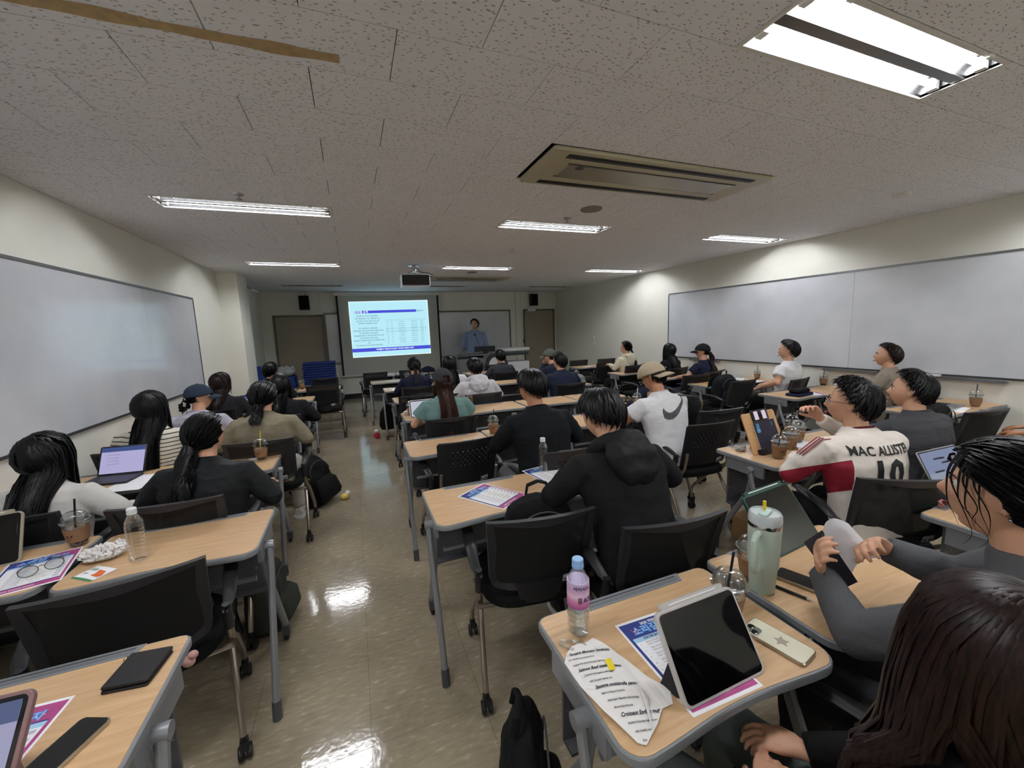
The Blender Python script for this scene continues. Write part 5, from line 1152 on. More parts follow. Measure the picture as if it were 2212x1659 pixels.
# laptops
def laptop(label,x,y,rz,w,d,body,scr,ang=20,content=None,key=True,hh=None):
    t=thing('laptop',label,'laptop',(x,y,DT),R(rz)); h=hh or d
    MB().rbox(-w/2,w/2,-d,0,0,.014,.012,4,.002).build('base',body,t)
    if key:
        b=MB()
        for r_ in range(5):
            for c in range(13): x0=-w*.44+c*w*.0685; y0=-.03-r_*.019; b.box(x0,x0+w*.06,y0-.015,y0,.0142,.0155)
        b.build('keyboard',M_black,t,smooth=False)['kind']='stuff'
        MB().rbox(-.05,.05,-d+.01,-d+.07,.0142,.0146,.006).build('trackpad',M_tray,t,smooth=False)
    s=bpy.data.objects.new('screen_lid',MB().rbox(-w/2,w/2,0,h,-.006,0,.01,4,.001).mesh('screen_lid',body)); COL.objects.link(s); s.parent=t; s.location=(0,0,.012); s.rotation_euler=(R(90-ang),0,0)
    MB().rbox(-w/2+.004,w/2-.004,.006,h-.004,.0002,.0008,.006).build('bezel',M_glassblk,s,smooth=False)
    MB().quad(-w/2+.01,w/2-.01,.014,h-.010,.0012).build('display',scr,s,smooth=False) if not content else content(s,w,h)
    return t
def con_lav(s,w,h):
    b=MB(); b.cur=0; b.quad(-w/2+.01,w/2-.01,.012,h-.01,.0012); b.cur=1; b.quad(-w/2+.01,w/2-.01,h-.038,h-.01,.0016); b.cur=2
    for i in range(4): letters(b,'강의 노트 정리 필기',.008,-.05,.13-i*.02,.0018)
    b.build('display',[mat('lavender_page','000000',.3,emit='a8a4cc',es=.75),mat('blue_title_bar','000000',.3,emit='3c508c',es=.6),mat('display_ink','4a4a78',.5)],s,smooth=False)
def con_code(s,w,h):
    b=MB(); b.cur=0; b.quad(-w/2+.01,w/2-.01,.012,h-.01,.0012); b.cur=1
    rnd=random.Random(5)
    for i in range(7):
        x=rnd.uniform(-.1,.04); y=rnd.uniform(.04,h-.04); b.quad(x,x+rnd.uniform(.03,.08),y,y+.008,.0016)
    b.cur=2; b.quad(-w/2+.01,w/2-.01,.06,.10,.0014); b.build('display',[mat('slate_blue_page','000000',.3,emit='7a86a8',es=.6),M_ink,mat('map_grey','000000',.3,emit='8e98ac',es=.6)],s,smooth=False)
M_silver=mat('silver_aluminium','b4b6ba',.3,metal=.8); M_slate=mat('dark_slate_laptop','23262c',.4)
laptop('tablet laptop with a lavender page before the white jacket person',-1.47,3.27,-8,.26,.17,M_slate,None,24,con_lav,False,.19)
laptop('laptop with lavender screen before the charcoal-top person',-1.12,5.35,-8,.30,.2,M_slate,None,14,con_lav)
laptop('open dark laptop before the white swoosh T-shirt',2.22,3.18,3,.33,.2,M_slate,mat('dim_blue_screen','000000',.15,emit='2c3648',es=.5),14,None,True,.23)
laptop('open silver laptop on the desk at the right edge',2.62,.93,-2,.31,.17,M_silver,None,28,con_code,True,.21)
laptop('open laptop with blue picture on the desk by the right wall',5.00,2.05,8,.33,.21,M_silver,mat('blue_sky_picture','000000',.2,emit='5a6c94',es=.55),14,con_code,True,.25)
# phones
def phone(label,x,y,rz,body,front,z=DT,w=.072,l=.150,up=True,extra=None):
    t=thing('phone',label,'phone',(x,y,z),R(rz)); MB().rbox(-w/2,w/2,-l/2,l/2,0,.009,.012,6,.0015).build('case',body,t); o=MB().rbox(-w/2+.003,w/2-.003,-l/2+.003,l/2-.003,.009,.0094,.01,6).build('glass',front,t,smooth=False)
    if extra: extra(t,w,l)
    return t
M_gold=mat('pale_gold_frame','b8ac98',.25,metal=.7); M_cream=mat('cream_phone_back','e0dcc4',.35)
def star(t,w,l):
    b=MB(); o=[]
    for i in range(10): a=R(90+36*i+10); r_=.020 if i%2==0 else .010; o.append((r_*math.cos(a),r_*math.sin(a)-.01))
    b.prism(o,.0094,.0097); b.build('star_motif',mat('taupe_star','a89c8c',.5),t,smooth=False)
    c=MB().rbox(-w/2+.005,-w/2+.038,l/2-.042,l/2-.006,.0094,.0115,.009,5).build('camera_bump',M_chrome,t)
    for dx,dy in ((.009,.010),(.023,.026)): b=MB(); b.T=Matrix.Translation((-w/2+.005+dx,l/2-.042+dy,.0115)); b.lathe([(.0078,0),(.0078,.0015),(.006,.002),(0,.002)],16); b.build('camera_lens',M_glassblk,c)
phone('cream phone with a star motif and gold rim on the near desk',.988,.655,12,M_gold,M_cream,l=.155,w=.078,extra=star)
phone('black-screened phone beside the mint tumbler',1.30,.79,-62+90-8,M_gold,M_glassblk)
phone('black-screened phone with gold rim at the lower left corner',-.645,1.045,-24,M_gold,mat('matt_glass','121213',.35))
phone('long black phone case on the desk at the right edge',2.42,.70,-62,M_blkcase,M_blackfab,l=.17)
phone('dark phone on white papers by the right wall',4.78,1.98,-50,M_blkcase,M_glassblk)
# wallet pouch
t=thing('wallet','black folded wallet pouch on the lower left desk','wallet',(-.592,1.245,DT),R(-8)); MB().rbox(-.05,.05,-.058,.058,0,.007,.006,4,.002).build('lower_half',M_blkcase,t); MB().rbox(-.05,.05,-.056,.060,.0095,.017,.006,4,.002).build('upper_half',mat('black_leather','1b1b1d',.5,bump=.3,bscale=700),t)
b=MB(); b.T=Matrix.Translation((-.058,.05,.01))@Matrix.Rotation(R(90),4,'Y'); b.tube([(.007*math.cos(a),.007*math.sin(a),0) for a in [2*math.pi*i/12 for i in range(13)]],.001,5); b.build('key_ring',M_chrome,t)
# sachet
t=thing('snack_sachet','small white and green snack sachet on the left desk','sachet',(-.977,1.893,DT),R(-36)); 
b=MB().sheet(10,8,lambda u,v:((u-.5)*.105,(v-.5)*.082,.001+.006*math.sin(math.pi*u)*math.sin(math.pi*v))); b.build('wrapper',M_paper,t)
M_sg=mat('sachet_green','3f8f5c',.5); M_so=mat('sachet_orange','d8642c',.5)
def dz(x,y): u=x/.105+.5; v=y/.082+.5; return .0018+.006*math.sin(math.pi*u)*math.sin(math.pi*v)
b=MB(); b.sheet(10,2,lambda u,v:((u-.5)*.105,-.041+v*.008,dz((u-.5)*.105,-.041+v*.008))); b.build('green_band',M_sg,t)
b=MB(); b.sheet(6,5,lambda u,v:(.012+u*.032+.006*math.sin(v*5),-.018+v*.034,dz(.012+u*.032,-.018+v*.034)+.0004)); b.build('picture',M_so,t)
b=MB(); letters(b,'건강한',.014,-.022,.012,0,.0005); letters(b,'샐러드',.009,-.022,-.012,0,.0002); b.v=[(v[0],v[1],dz(v[0],v[1])+.0006) for v in b.v]; b.build('lettering',M_sg,t,smooth=False)
# eyeglasses on the flyer
t=thing('eyeglasses','thin metal eyeglasses folded on the flyer, left edge','glasses',(-1.17,1.985,DT+.002),R(30)); b=MB()
for s in (-1,1): b.tube([(s*.033+.025*math.cos(q),.0,.021+.020*math.sin(q)) for q in [2*math.pi*i/22 for i in range(23)]],.0013,6)
b.tube([(-.009,0,.026),(0,.003,.03),(.009,0,.026)],.0012,6); b.build('frame',M_foot,t)
for s in (-1,1): b=MB(); b.T=Matrix.Translation((s*.033,0,.021))@Matrix.Rotation(R(90),4,'X'); b.lathe([(.0235,0),(0,.0004)],20); b.build('lens',M_dome,t)
MB().tube([(.059,0,.028),(.058,.06,.016),(.03,.12,.004)],.0015,6).build('temple',M_foot,t); MB().tube([(-.059,0,.028),(-.056,.06,.016),(-.02,.125,.004)],.0015,6).build('temple',M_foot,t)
# crumpled papers
def crumple(label,x,y,r,h,m,seed,z=DT,cat='wrapper',name='crumpled_wrapper',sx=1.3):
    rnd=random.Random(seed); b=MB(); b.ball((0,0,h/2),(r*sx,r,h/2),28,18)
    from mathutils import noise
    nv=[]
    for v in b.v:
        q=Vector(v); n1=noise.cell(q*45+Vector((seed,0,0)))-.5; n2=noise.noise(q*40+Vector((seed,3,0))); n3=abs(noise.noise(q*85+Vector((3,seed,0)))); k=1+.32*n2-.45*n3+.06*n1; nv.append((q.x*k,q.y*k,max(.0005,q.z*k)))
    b.v=nv; o=b.build(name,m,smooth=False,loc=(x,y,z)); tag(o,label,cat); return o
def f_wrapr(nt,b,new,ln):
    tc=new('ShaderNodeTexCoord'); mp=new('ShaderNodeMapping'); ln(tc.outputs['Object'],mp.inputs[0]); mp.inputs['Rotation'].default_value=(0,0,.35)
    n=new('ShaderNodeTexNoise'); n.inputs['Scale'].default_value=300; ln(mp.outputs[0],n.inputs[0]); w=new('ShaderNodeTexWave'); w.bands_direction='Y'; w.inputs['Scale'].default_value=28; w.inputs['Distortion'].default_value=3; w.inputs['Detail Scale'].default_value=8; ln(mp.outputs[0],w.inputs[0])
    a=new('ShaderNodeMath'); a.operation='GREATER_THAN'; a.inputs[1].default_value=.86; ln(w.outputs['Fac'],a.inputs[0]); c=new('ShaderNodeMath'); c.operation='GREATER_THAN'; c.inputs[1].default_value=.5; ln(n.outputs[0],c.inputs[0]); m=new('ShaderNodeMath'); m.operation='MULTIPLY'; ln(a.outputs[0],m.inputs[0]); ln(c.outputs[0],m.inputs[1])
    mx=new('ShaderNodeMix'); mx.data_type='RGBA'; mx.inputs['A'].default_value=lin('e9e6e2'); mx.inputs['B'].default_value=lin('5a5654'); ln(m.outputs[0],mx.inputs['Factor']); ln(mx.outputs['Result'],b.inputs['Base Color']); b.inputs['Roughness'].default_value=.75
M_wrap=node_mat('printed_wrapping_paper',f_wrapr); M_tis=mat('white_tissue','dcdcdc',.9)
crumple('crumpled printed sandwich wrapper beside the empty bottle',-1.0,2.02,.062,.06,M_wrap,3)
crumple('crumpled white wrapper at the aisle corner of a left desk',-.66,5.1,.07,.05,M_wrap,8)
crumple('small crumpled foil by the wooden book stand',2.33,1.86,.035,.035,mat('crumpled_foil','b4b2ac',.4,metal=.4),11)
crumple('crumpled white tissues before the person in the black cap',4.42,5.0,.10,.06,M_tis,14,cat='tissue',name='crumpled_tissue')
crumple('white wrapper on the wall-side desk left of the white T-shirt',5.1,4.15,.09,.04,M_tis,17)
crumple('white paper napkin under the cup left of the teal shirt',.49,4.28,.05,.05,M_tis,19,cat='napkin',name='paper_napkin')
crumple('white crumpled paper beside the open laptop by the right wall',4.72,2.02,.09,.03,M_tis,21,cat='tissue',name='crumpled_tissue')
# flat printed sandwich wrapper on the near desk
wt=thing('sandwich_wrapper','folded printed sandwich wrapper with yellow sticker on the near desk','wrapper',(.50,.725,DT),R(0))
from mathutils import noise as NZ
def wz(x,y): return .012*max(0,1-((x-.0)/.075)**2)*max(0,1-(y/.15)**2)+.0035*abs(NZ.noise(Vector((x*30,y*18,1))))+.001
WO=[(-.045,.118),(-.02,.135),(.02,.13),(.045,.135),(.06,.115),(.085,.04),(.10,-.02),(.125,-.07),(.105,-.10),(.075,-.10),(.04,-.125),(-.01,-.15),(-.025,-.14),(-.05,-.06),(-.065,.02),(-.065,.095)]
from mathutils.geometry import tessellate_polygon
b=MB(); N=26; pts={}
import mathutils.geometry as MG
def inside(x,y):
    c=False; j=len(WO)-1
    for i in range(len(WO)):
        xi,yi=WO[i]; xj,yj=WO[j]
        if (yi>y)!=(yj>y) and x<(xj-xi)*(y-yi)/(yj-yi)+xi: c=not c
        j=i
    return c
bm=bmesh.new(); vv=[bm.verts.new((x,y,0)) for x,y in WO]; bm.faces.new(vv)
for ax,lo,hi in ((0,-.07,.13),(1,-.155,.14)):
    q=lo
    while q<hi:
        co=Vector((0,0,0)); co[ax]=q; no=Vector((0,0,0)); no[ax]=1; bmesh.ops.bisect_plane(bm,geom=bm.verts[:]+bm.edges[:]+bm.faces[:],plane_co=co,plane_no=no); q+=.009
for v in bm.verts: v.co.z=wz(v.co.x,v.co.y)
me=bpy.data.meshes.new('paper'); bm.to_mesh(me); bm.free(); me.materials.append(mat('wrapper_white','e6e3df',.75)); o=link('paper',me,wt); md=o.modifiers.new('t','SOLIDIFY'); md.thickness=.0015
b=MB(); lines=['Egg Sausage Morning Sandwich','Club Sandwich and Honey Bread','Donuts Hot Dog Hamburger Baguette','Salmon Beef steak Volcano','Cinnamon Roll English muffin Bagel','with Enjoying together you','Sausage mozzarella panini','Bagel and Butter Sandwich','Hamburger Baguette Cake pudding','Biscuit Salad Pancake','Croissant English muffin','Sandwich Enjoying together you','with Healthy and Cafe','Donuts Smile Steak']
for k,s in enumerate(lines):
    big=k in (0,3,6,10); m_=MB(); letters(m_,s,.0125 if big else .0065,0,0,0,.00035 if big else .0001,'LEFT',.35,.8); a=R(-14)
    x0=-.06+.004*k*.9; y0=.112-k*.0195
    keep=[]; vs=[]
    for v in m_.v: X_=x0+v[0]*math.cos(a)-v[1]*math.sin(a); Y_=y0+v[0]*math.sin(a)+v[1]*math.cos(a); vs.append((X_,Y_,wz(X_,Y_)+.0028))
    for f in m_.f:
        if all(inside(vs[i][0]-.003,vs[i][1]) and inside(vs[i][0]+.004,vs[i][1]) and inside(vs[i][0],vs[i][1]+.004) for i in f): keep.append(f)
    b.add(vs,keep)
b.build('printed_script',M_ink,wt,smooth=False)
b=MB(); b.sheet(4,8,lambda u,v:(.018+u*.018+v*.010,.018+v*.036,wz(.018+u*.018+v*.01,.018+v*.036)+.0034)); b.build('yellow_sticker',mat('yellow_sticker','ead51e',.6),wt)
b=MB(); b.sheet(6,10,lambda u,v:(.012+u*.05*(1-v)+.045*v,-.085-.06*(1-v)*(1-u)+.02*u+.04*v,wz(.03,-.09)*.5+.008+.012*math.sin(math.pi*u)*math.sin(math.pi*v))); o=b.build('folded_corner',mat('wrapper_white','e6e3df',.75),wt)
# clear straw film
t=MB().tube([(.455,.885,DT+.003),(.475,.845,DT+.005),(.50,.80,DT+.003)],[.006,.007,.004],8,flat=.4).tube([(.463,.89,DT+.003),(.51,.86,DT+.006),(.52,.82,DT+.003)],[.004,.006,.003],8,flat=.5).build('straw_film',M_dome); tag(t,'crumpled clear straw film beside the pink-labelled bottle','wrapper')
# tumbler
p=A(1645,1272); M_mint=mat('mint_enamel','b9c9bc',.5,bump=.15,bscale=900)
t=thing('tumbler','mint green insulated tumbler with handle and yellow straw','tumbler',(p.x,p.y,DT),R(20))
MB().lathe([(0,0),(.034,0),(.036,.004),(.040,.085),(.0425,.09),(.0435,.096),(.0465,.215),(.0465,.218)],32).build('body',M_mint,t)
MB().lathe([(.0468,.218),(.0472,.220),(.0472,.228),(.0465,.230)],32).build('steel_ring',M_chrome,t)
MB().lathe([(.0465,.230),(.047,.236),(.046,.255),(.042,.262),(.040,.256),(0,.254)],32).build('lid',mat('frosted_lid','d2dadc',.3,alpha=.85),t)
MB().rbox(-.03,.03,-.012,.012,.256,.263,.01,4,.002).build('lid_tab',mat('mint_tab','bcd4cc',.4),t)
MB().tube([(-.046,0,.205),(-.075,0,.212),(-.088,0,.20),(-.088,0,.12),(-.078,0,.10),(-.042,0,.092)],[.010,.010,.0105,.0105,.010,.009],12,flat=1.2).build('handle',M_mint,t)
MB().tube([(.012,.006,.25),(.014,.008,.29)],.0048,10).build('straw',M_sy,t)
# pens
def pen(label,a,b_,m=M_blkcase): 
    t=thing('pen',label,'pen',(a[0],a[1],DT)); d=Vector((b_[0]-a[0],b_[1]-a[1],0)); MB().tube([(0,0,.005),tuple(d*.85+Vector((0,0,.005)))],.0045,10).build('barrel',m,t); MB().tube([tuple(d*.85+Vector((0,0,.005))),tuple(d+Vector((0,0,.004)))],[.0042,.0008],10).build('tip',M_chrome,t)
pen('dark pen lying between the mint tumbler and the phone',(1.19,.84),(1.232,.712)); pen('pen lying beside the milky cups at the book stand desk',(2.60,1.66),(2.70,1.74))
# wooden utensils
t=thing('wooden_utensils','pair of wrapped wooden cutlery pieces on the center desk','cutlery',(.81,3.0,DT),R(10)); 
for a in (-14,18): 
    b=MB(); b.T=Matrix.Rotation(R(a),4,'Z'); b.rbox(-.07,.07,-.008,.008,.001,.004,.006); b.build('utensil',mat('pale_wood','d8cbb4',.7),t)
# paper sheets
def papers(label,x,y,rz,w=.21,h=.297,n=1,z=DT,m=None):
    b=MB()
    for i in range(n): b.T=Matrix.Rotation(R(i*5),4,'Z'); b.box(-w/2,w/2,-h/2,h/2,i*.0007,i*.0007+.0005)
    return tag(b.build('paper_sheets',m or M_paper,smooth=False,loc=(x,y,z),rot=(0,0,R(rz))),label,'paper','loose white papers')
papers('white sheet with lines beside the yellow-straw cup',-.70,3.27,-10,.12,.05); papers('white papers before the person in the white jacket',-1.32,3.08,-10)
papers('pale papers on the desk left of the navy tee person',.60,6.35,5,.21,.25,2); papers('white papers before the charcoal shirt person',2.2,7.8,0,.25,.2,1); papers('open papers behind the laptop by the right wall',4.95,1.88,10,.3,.21,2)
papers('white papers on the far right-block desk',4.65,7.45,0,.2,.12); papers('white sheet on the wall-side desk before the white T-shirt',5.2,4.0,0,.25,.2); papers('white papers under the tea-coloured cup before the khaki shirt',-1.1,4.2,10,.2,.25)
tag(MB().rbox(-.14,.14,-.10,.10,0,.003,.004).build('kraft_envelope',mat('kraft_envelope','b08a58',.8),loc=(4.68,4.2,DT),rot=(0,0,.3)),'kraft envelope on the desk left of the upright black backpack','envelope')
tag(MB().rbox(-.12,.12,-.09,.09,0,.008,.01).build('black_notebook',M_blkcase,loc=(4.75,5.1,DT),rot=(0,0,.2)),'black notebook beside the crumpled tissues','notebook')
t=thing('pouch','navy pouch with a black pouch on top, right block desk','pouch',(4.62,2.98,DT),R(8)); MB().rbox(-.15,.15,-.08,.08,0,.03,.02,4,.01).build('navy_pouch',fab('navy_canvas','1c2444'),t); b=MB().rbox(-.13,.13,-.06,.06,.03,.075,.03,4,.02); b.build('black_pouch',M_blackfab,t)
# book stand with book and phone
bs=thing('book_stand','wooden book stand leaning back on the right desk','book stand',(2.475,1.755,DT),rot=(R(68),0,R(4))); M_bw=mat('bamboo','c49a6a',.45,var=.12,vscale=12,stretch=(2,12,2))
MB().rbox(-.165,.165,0,.27,-.008,0,.018,5,.001).build('back_board',M_bw,bs); MB().rbox(-.12,.12,-.005,.03,-.008,.03,.004,3).build('ledge',M_black,bs)
for x in (-.08,.08): MB().tube([(x,.0,.03),(x,.035,.034)],.003,6).build('page_clip',M_chrome,bs)
for q in (-.06,.06): MB().tube([(q,.2,-.008),(q,.02,-.10)],.004,6).build('prop',M_chrome,bs)
SM_=bs.matrix_basis.copy()
bk=thing('book','dark blue soft-cover book on the wooden book stand','book',(0,0,0)); bk.matrix_basis=Matrix.LocRotScale(Vector((2.475,1.755,DT)),Euler((R(68),0,R(4))),None)@Matrix.Translation((.01,.008,.001))
MB().box(-.10,.105,0,.195,0,.010).build('pages',M_paper,bk,smooth=False); MB().rbox(-.105,.107,-.001,.198,.010,.0115,.003).build('cover',mat('navy_cover','262438',.35),bk,smooth=False)
b=MB(); letters(b,'각론',.034,-.075,.155,.0118,.002,rz=R(-90)); letters(b,'경제학',.01,.07,.17,.0118,.0005,rz=R(-90)); b.build('cover_lettering',mat('cyan_print','5aa8d8',.5),bk,smooth=False)
ph=thing('phone','phone with lit screen resting atop the wooden book stand','phone'); ph.matrix_basis=Matrix.LocRotScale(Vector((2.475,1.755,DT)),Euler((R(68),0,R(4))),None)@Matrix.Translation((.0,.245,.0005))
MB().rbox(-.08,.08,-.038,.038,0,.010,.012,5,.001).build('case',M_blkcase,ph); b=MB(); b.cur=0; b.quad(-.06,-.02,-.028,.028,.0105); b.quad(.02,.06,-.028,.028,.0105); b.cur=1; b.quad(-.07,.07,-.031,.031,.0102); b.build('display',[mat('phone_page','000000',.4,emit='c8b8c8',es=.8),M_glassblk],ph,smooth=False)
# paper sheets held by the sweater person
c=A(1822,1190,.90); 
def f_sheet(nt,b,new,ln):
    out=[n for n in nt.nodes if n.type=='OUTPUT_MATERIAL'][0]; b.inputs['Base Color'].default_value=lin('f2f3f6'); b.inputs['Roughness'].default_value=.8
    tr=new('ShaderNodeBsdfTranslucent'); tr.inputs[0].default_value=lin('f2f3f6'); mx=new('ShaderNodeMixShader'); mx.inputs[0].default_value=.45; ln(b.outputs[0],mx.inputs[1]); ln(tr.outputs[0],mx.inputs[2]); ln(mx.outputs[0],out.inputs[0])
M_sheet=node_mat('held_sheet',f_sheet)
q0=at(1780,1170,.93); q1=at(1832,1130,.98); q2=at(1900,1205,.86); q3=at(1835,1253,.80)
def sheetf(off):
    def f(u,v):
        a=q1.lerp(q2,u); b_=q0.lerp(q3,u); p=a.lerp(b_,v); return p+Vector((.0,.02,.03))*math.sin(math.pi*v)*(1-u*.4)+Vector((off,off,-off))
    return f
hs=thing('held_papers','white printed sheet held up by the person in the grey sweater','paper',tuple(c)); inv=Matrix.Translation(-c)
def hb(nm,off,m): b=MB().sheet(14,14,sheetf(off)); b.v=[tuple(Vector(v)-c) for v in b.v]; b.build(nm,m,hs)
hb('front_sheet',0,M_sheet); hb('rear_sheet',.012,M_sheet)
p0,p1,p2,p3=at(1758,1182,.90),at(1800,1155,.95),at(1880,1270,.82),at(1838,1290,.79)
b=MB().sheet(10,10,lambda u,v:p1.lerp(p2,u).lerp(p0.lerp(p3,u),v)+Vector((.0,.03,.0))+Vector((-.01,0,.012))*math.sin(math.pi*u)); b.v=[tuple(Vector(v)-c) for v in b.v]; b.build('dark_printed_page',mat('dark_print_page','24222c',.35,var=.4,vscale=40),hs,label='dark printed page behind the white sheet')
# backpacks
def backpack(label,loc,rz,w=.30,d=.20,h=.42,col='121213',tilt=0,lean=0,strap=True,straps_front=False,name='backpack',squash=1,accent=None):
    t=thing(name,label,'backpack',loc,rot=(R(tilt),R(lean),R(rz))); m=fab('pack_'+col,col,.8,bump=.5,bs=250,var=.15)
    b=MB(); S_=[]
    for z,k,dd in ((0,.86,.9),(.04,1,1),(.45,1,.98),(.72,.96,.85),(.88,.82,.62),(.97,.55,.36),(1,.3,.2)): S_.append(((0,(1-dd)*-.02,z*h*squash),(w/2*k,0,0),(0,d/2*dd,0),.62))
    b.loft(S_,28); o=b.build('main_bag',m,t); md=o.modifiers.new('s','SUBSURF'); md.levels=1; md.render_levels=2; key='bagfold'; tx=bpy.data.textures.get(key) or bpy.data.textures.new(key,'CLOUDS'); tx.noise_scale=.09; md=o.modifiers.new('f','DISPLACE'); md.texture=tx; md.strength=.03; md.mid_level=.5
    b=MB(); b.loft([((0,-d/2-.005,.03),(w*.38,0,0),(0,.03,0),.6),((0,-d/2-.018,.07),(w*.41,0,0),(0,.04,0),.6),((0,-d/2-.012,h*.42*squash),(w*.38,0,0),(0,.035,0),.6),((0,-d/2+.005,h*.52*squash),(w*.28,0,0),(0,.02,0),.6)],22); b.build('front_pocket',m,t)
    zz=MB(); zz.tube([(w*.36*math.cos(a),-d*.47,h*squash*(.62+.26*math.sin(a))) for a in [math.pi*i/14 for i in range(15)]],.0035,6); zz.build('zip',M_foot if not accent else mat('accent_'+accent,accent,.5),t)
    MB().tube([(-.05,.02,h*squash*.97),(-.045,.01,h*squash*.97+.05),(0,.0,h*squash*.97+.07),(.045,.01,h*squash*.97+.05),(.05,.02,h*squash*.97)],.012,8,flat=.4).build('handle',m,t)
    if strap:
        for s in (-1,1): 
            b=MB(); b.tube([(s*.06,d*.42,h*squash*.93),(s*.10,d*.62,h*squash*.78),(s*.12,d*.66,h*squash*.45),(s*.12,d*.5,h*squash*.12)],[.03,.034,.032,.015],10,flat=.3,up=(0,1,0)); st=b.build('shoulder_strap',m,t); MB().box(s*.10-.022,s*.10+.022,d*.66,d*.70,h*squash*.40,h*squash*.45).build('buckle',M_black,st,smooth=False)
    return t
backpack('black backpack with straps upright on the center aisle chair',(.72,1.60,.47),-8,.32,.20,.37,tilt=4,strap=False)
backpack('large black backpack standing on the aisle floor by the left desks',(-.40,4.10,0),55,.34,.24,.46,tilt=-14,lean=-6)
backpack('smaller dark bag on the floor behind the large aisle backpack',(-.62,4.75,0),30,.26,.2,.38)
backpack('black backpack with gold zips on the chair beside the swoosh T-shirt',(2.80,2.80,.47),40,.34,.22,.47,straps_front=True,accent='6a5a30',tilt=4)
backpack('upright boxy black backpack on the right-block chair',(4.48,3.85,.47),0,.36,.2,.42,col='16191c')
backpack('grey and white striped backpack on the desk, right-center block',(3.13,5.3,.46),20,.28,.2,.40,col='8b8c90')
backpack('black bag on the chair behind the tablet, fourth row',(.75,5.0,.47),0,.42,.22,.36)
backpack('black bag on the chair at the right edge, before the open laptop',(4.45,1.78,.47),10,.36,.22,.36)
backpack('black bag hanging on the near desk at the bottom edge',(.50,1.02-.55+.0,.20),-20,.26,.17,.42) if 0 else backpack('black bag hanging at the side of the near desk, bottom edge',(.35,.93,.06),70,.28,.15,.44,tilt=0,strap=False)
backpack('camouflage bag standing behind the leg of the left desk',(-.56,2.42,.0),80,.28,.18,.36,col='3a3c34')
# hanging black tote with red plush charm
p=at(842,945,0); t=thing('tote_bag','black drawstring bag hanging at the aisle desk leg','bag',(.40,6.35,.12)); b=MB(); b.loft([((0,0,0),(.10,0,0),(0,.06,0)),((0,0,.06),(.13,0,0),(0,.08,0)),((0,0,.26),(.11,0,0),(0,.06,0)),((0,0,.38),(.04,0,0),(0,.03,0))],18); b.build('bag_body',M_blackfab,t); MB().tube([(0,0,.36),(-.02,0,.5),(0,0,.57)],.008,6).build('strap',M_blackfab,t)
t=thing('plush_charm','small red and white plush charm on the floor by the hanging bag','toy',(.22,6.30,0)); MB().ball((0,0,.05),(.045,.04,.05)).build('body',mat('red_plush','c03038',.9),t); MB().ball((0,0,.115),(.035,.03,.03)).build('head',M_tis,t)
t=thing('plush_charm','yellow and white plush charm at the foot of the aisle backpack','toy',(-.20,4.06,0)); MB().ball((0,0,.03),(.04,.03,.03)).build('body',mat('yellow_plush','d8c060',.9),t); MB().ball((.03,.02,.055),.022).build('head',M_tis,t)
t=thing('plush_charm','pink plush charm on the seat edge of the lower left chair','toy',(-.61,1.56,.475)); MB().ball((0,0,.02),(.02,.015,.02)).ball((.014,.0,.04),(.016,.014,.014)).build('body',mat('pink_plush','d8a8a0',.9),t); MB().box(-.045,-.022,-.002,.002,.02,.045).build('tag',mat('orange_tag','c87830',.6),t,smooth=False)
# dark jacket on the lower-left chair seat
b=MB(); b.ball((0,0,.07),(.20,.17,.09),26,14); b.v=[(v[0]*(1+.25*NZ.noise(Vector(v)*9)),v[1]*(1+.2*NZ.noise(Vector(v)*8+Vector((4,0,0)))),max(0,v[2]*(1+.5*NZ.noise(Vector(v)*12)))) for v in b.v]
tag(b.build('folded_jacket',fab('dark_jacket','202022',.9,bump=.6,bs=120),loc=(-.80,1.76,.472)),'dark bundled jacket on the seat of the lower left chair','jacket')
# brown paper bag
p=thing('paper_bag','open brown paper bag on the desk behind the swoosh T-shirt','bag',(2.75,3.12,DT),R(20)); mk=mat('brown_paper','a8875c',.85,var=.1)
b=MB(); 
for (x0,y0,x1,y1) in ((-.09,-.06,.09,-.06),(.09,-.06,.09,.06),(.09,.06,-.09,.06),(-.09,.06,-.09,-.06)): b.add([(x0,y0,0),(x1,y1,0),(x1*1.02,y1*1.05,.19+.02*(x1>0)),(x0*1.02,y0*1.05,.19+.02*(x0>0))],[(0,1,2,3)])
b.add([(-.09,-.06,.001),(.09,-.06,.001),(.09,.06,.001),(-.09,.06,.001)],[(0,1,2,3)]); o=b.build('bag_body',mk,p,smooth=False); md=o.modifiers.new('t','SOLIDIFY'); md.thickness=.0012
tag(MB().rbox(-.12,.12,-.1,.1,0,.16,.004).build('cardboard_box',mk,loc=(2.62,1.95,0),rot=(0,0,.2)),'small cardboard box on the floor behind the football shirt chair','box')
# crates of the left back corner, stack of blue boards
M_blue=mat('blue_crate','1c3a86',.5,bump=.2,bscale=100)
def crate(label,loc,w,d,h,rz=0,holes=True,group='stacked blue crates'):
    t=thing('crate',label,'crate',loc,R(rz),group); b=MB(); th=.012
    h0=h; h=h-.006 if h<.1 else h; b.box(-w/2,w/2,-d/2,-d/2+th,0,h); b.box(-w/2,w/2,d/2-th,d/2,0,h); b.box(-w/2,-w/2+th,-d/2,d/2,0,h); b.box(w/2-th,w/2,-d/2,d/2,0,h); b.box(-w/2,w/2,-d/2,d/2,0,th); b.build('shell',M_blue,t,smooth=False)
    b=MB(); b.box(-w/2-.008,w/2+.008,-d/2-.014,-d/2,h-.018,h); b.box(-w/2-.008,w/2+.008,-d/2-.006,-d/2,h*.35,h*.45); b.build('rim',M_blue,t,smooth=False)
    return t
c0=crate('lowest blue crate of the stack on the front desk',(-.71,9.55,DT-.16),.62,.40,.05)
z=DT-.16+.052; nm=['second','third','fourth','fifth','sixth','seventh','eighth','ninth']
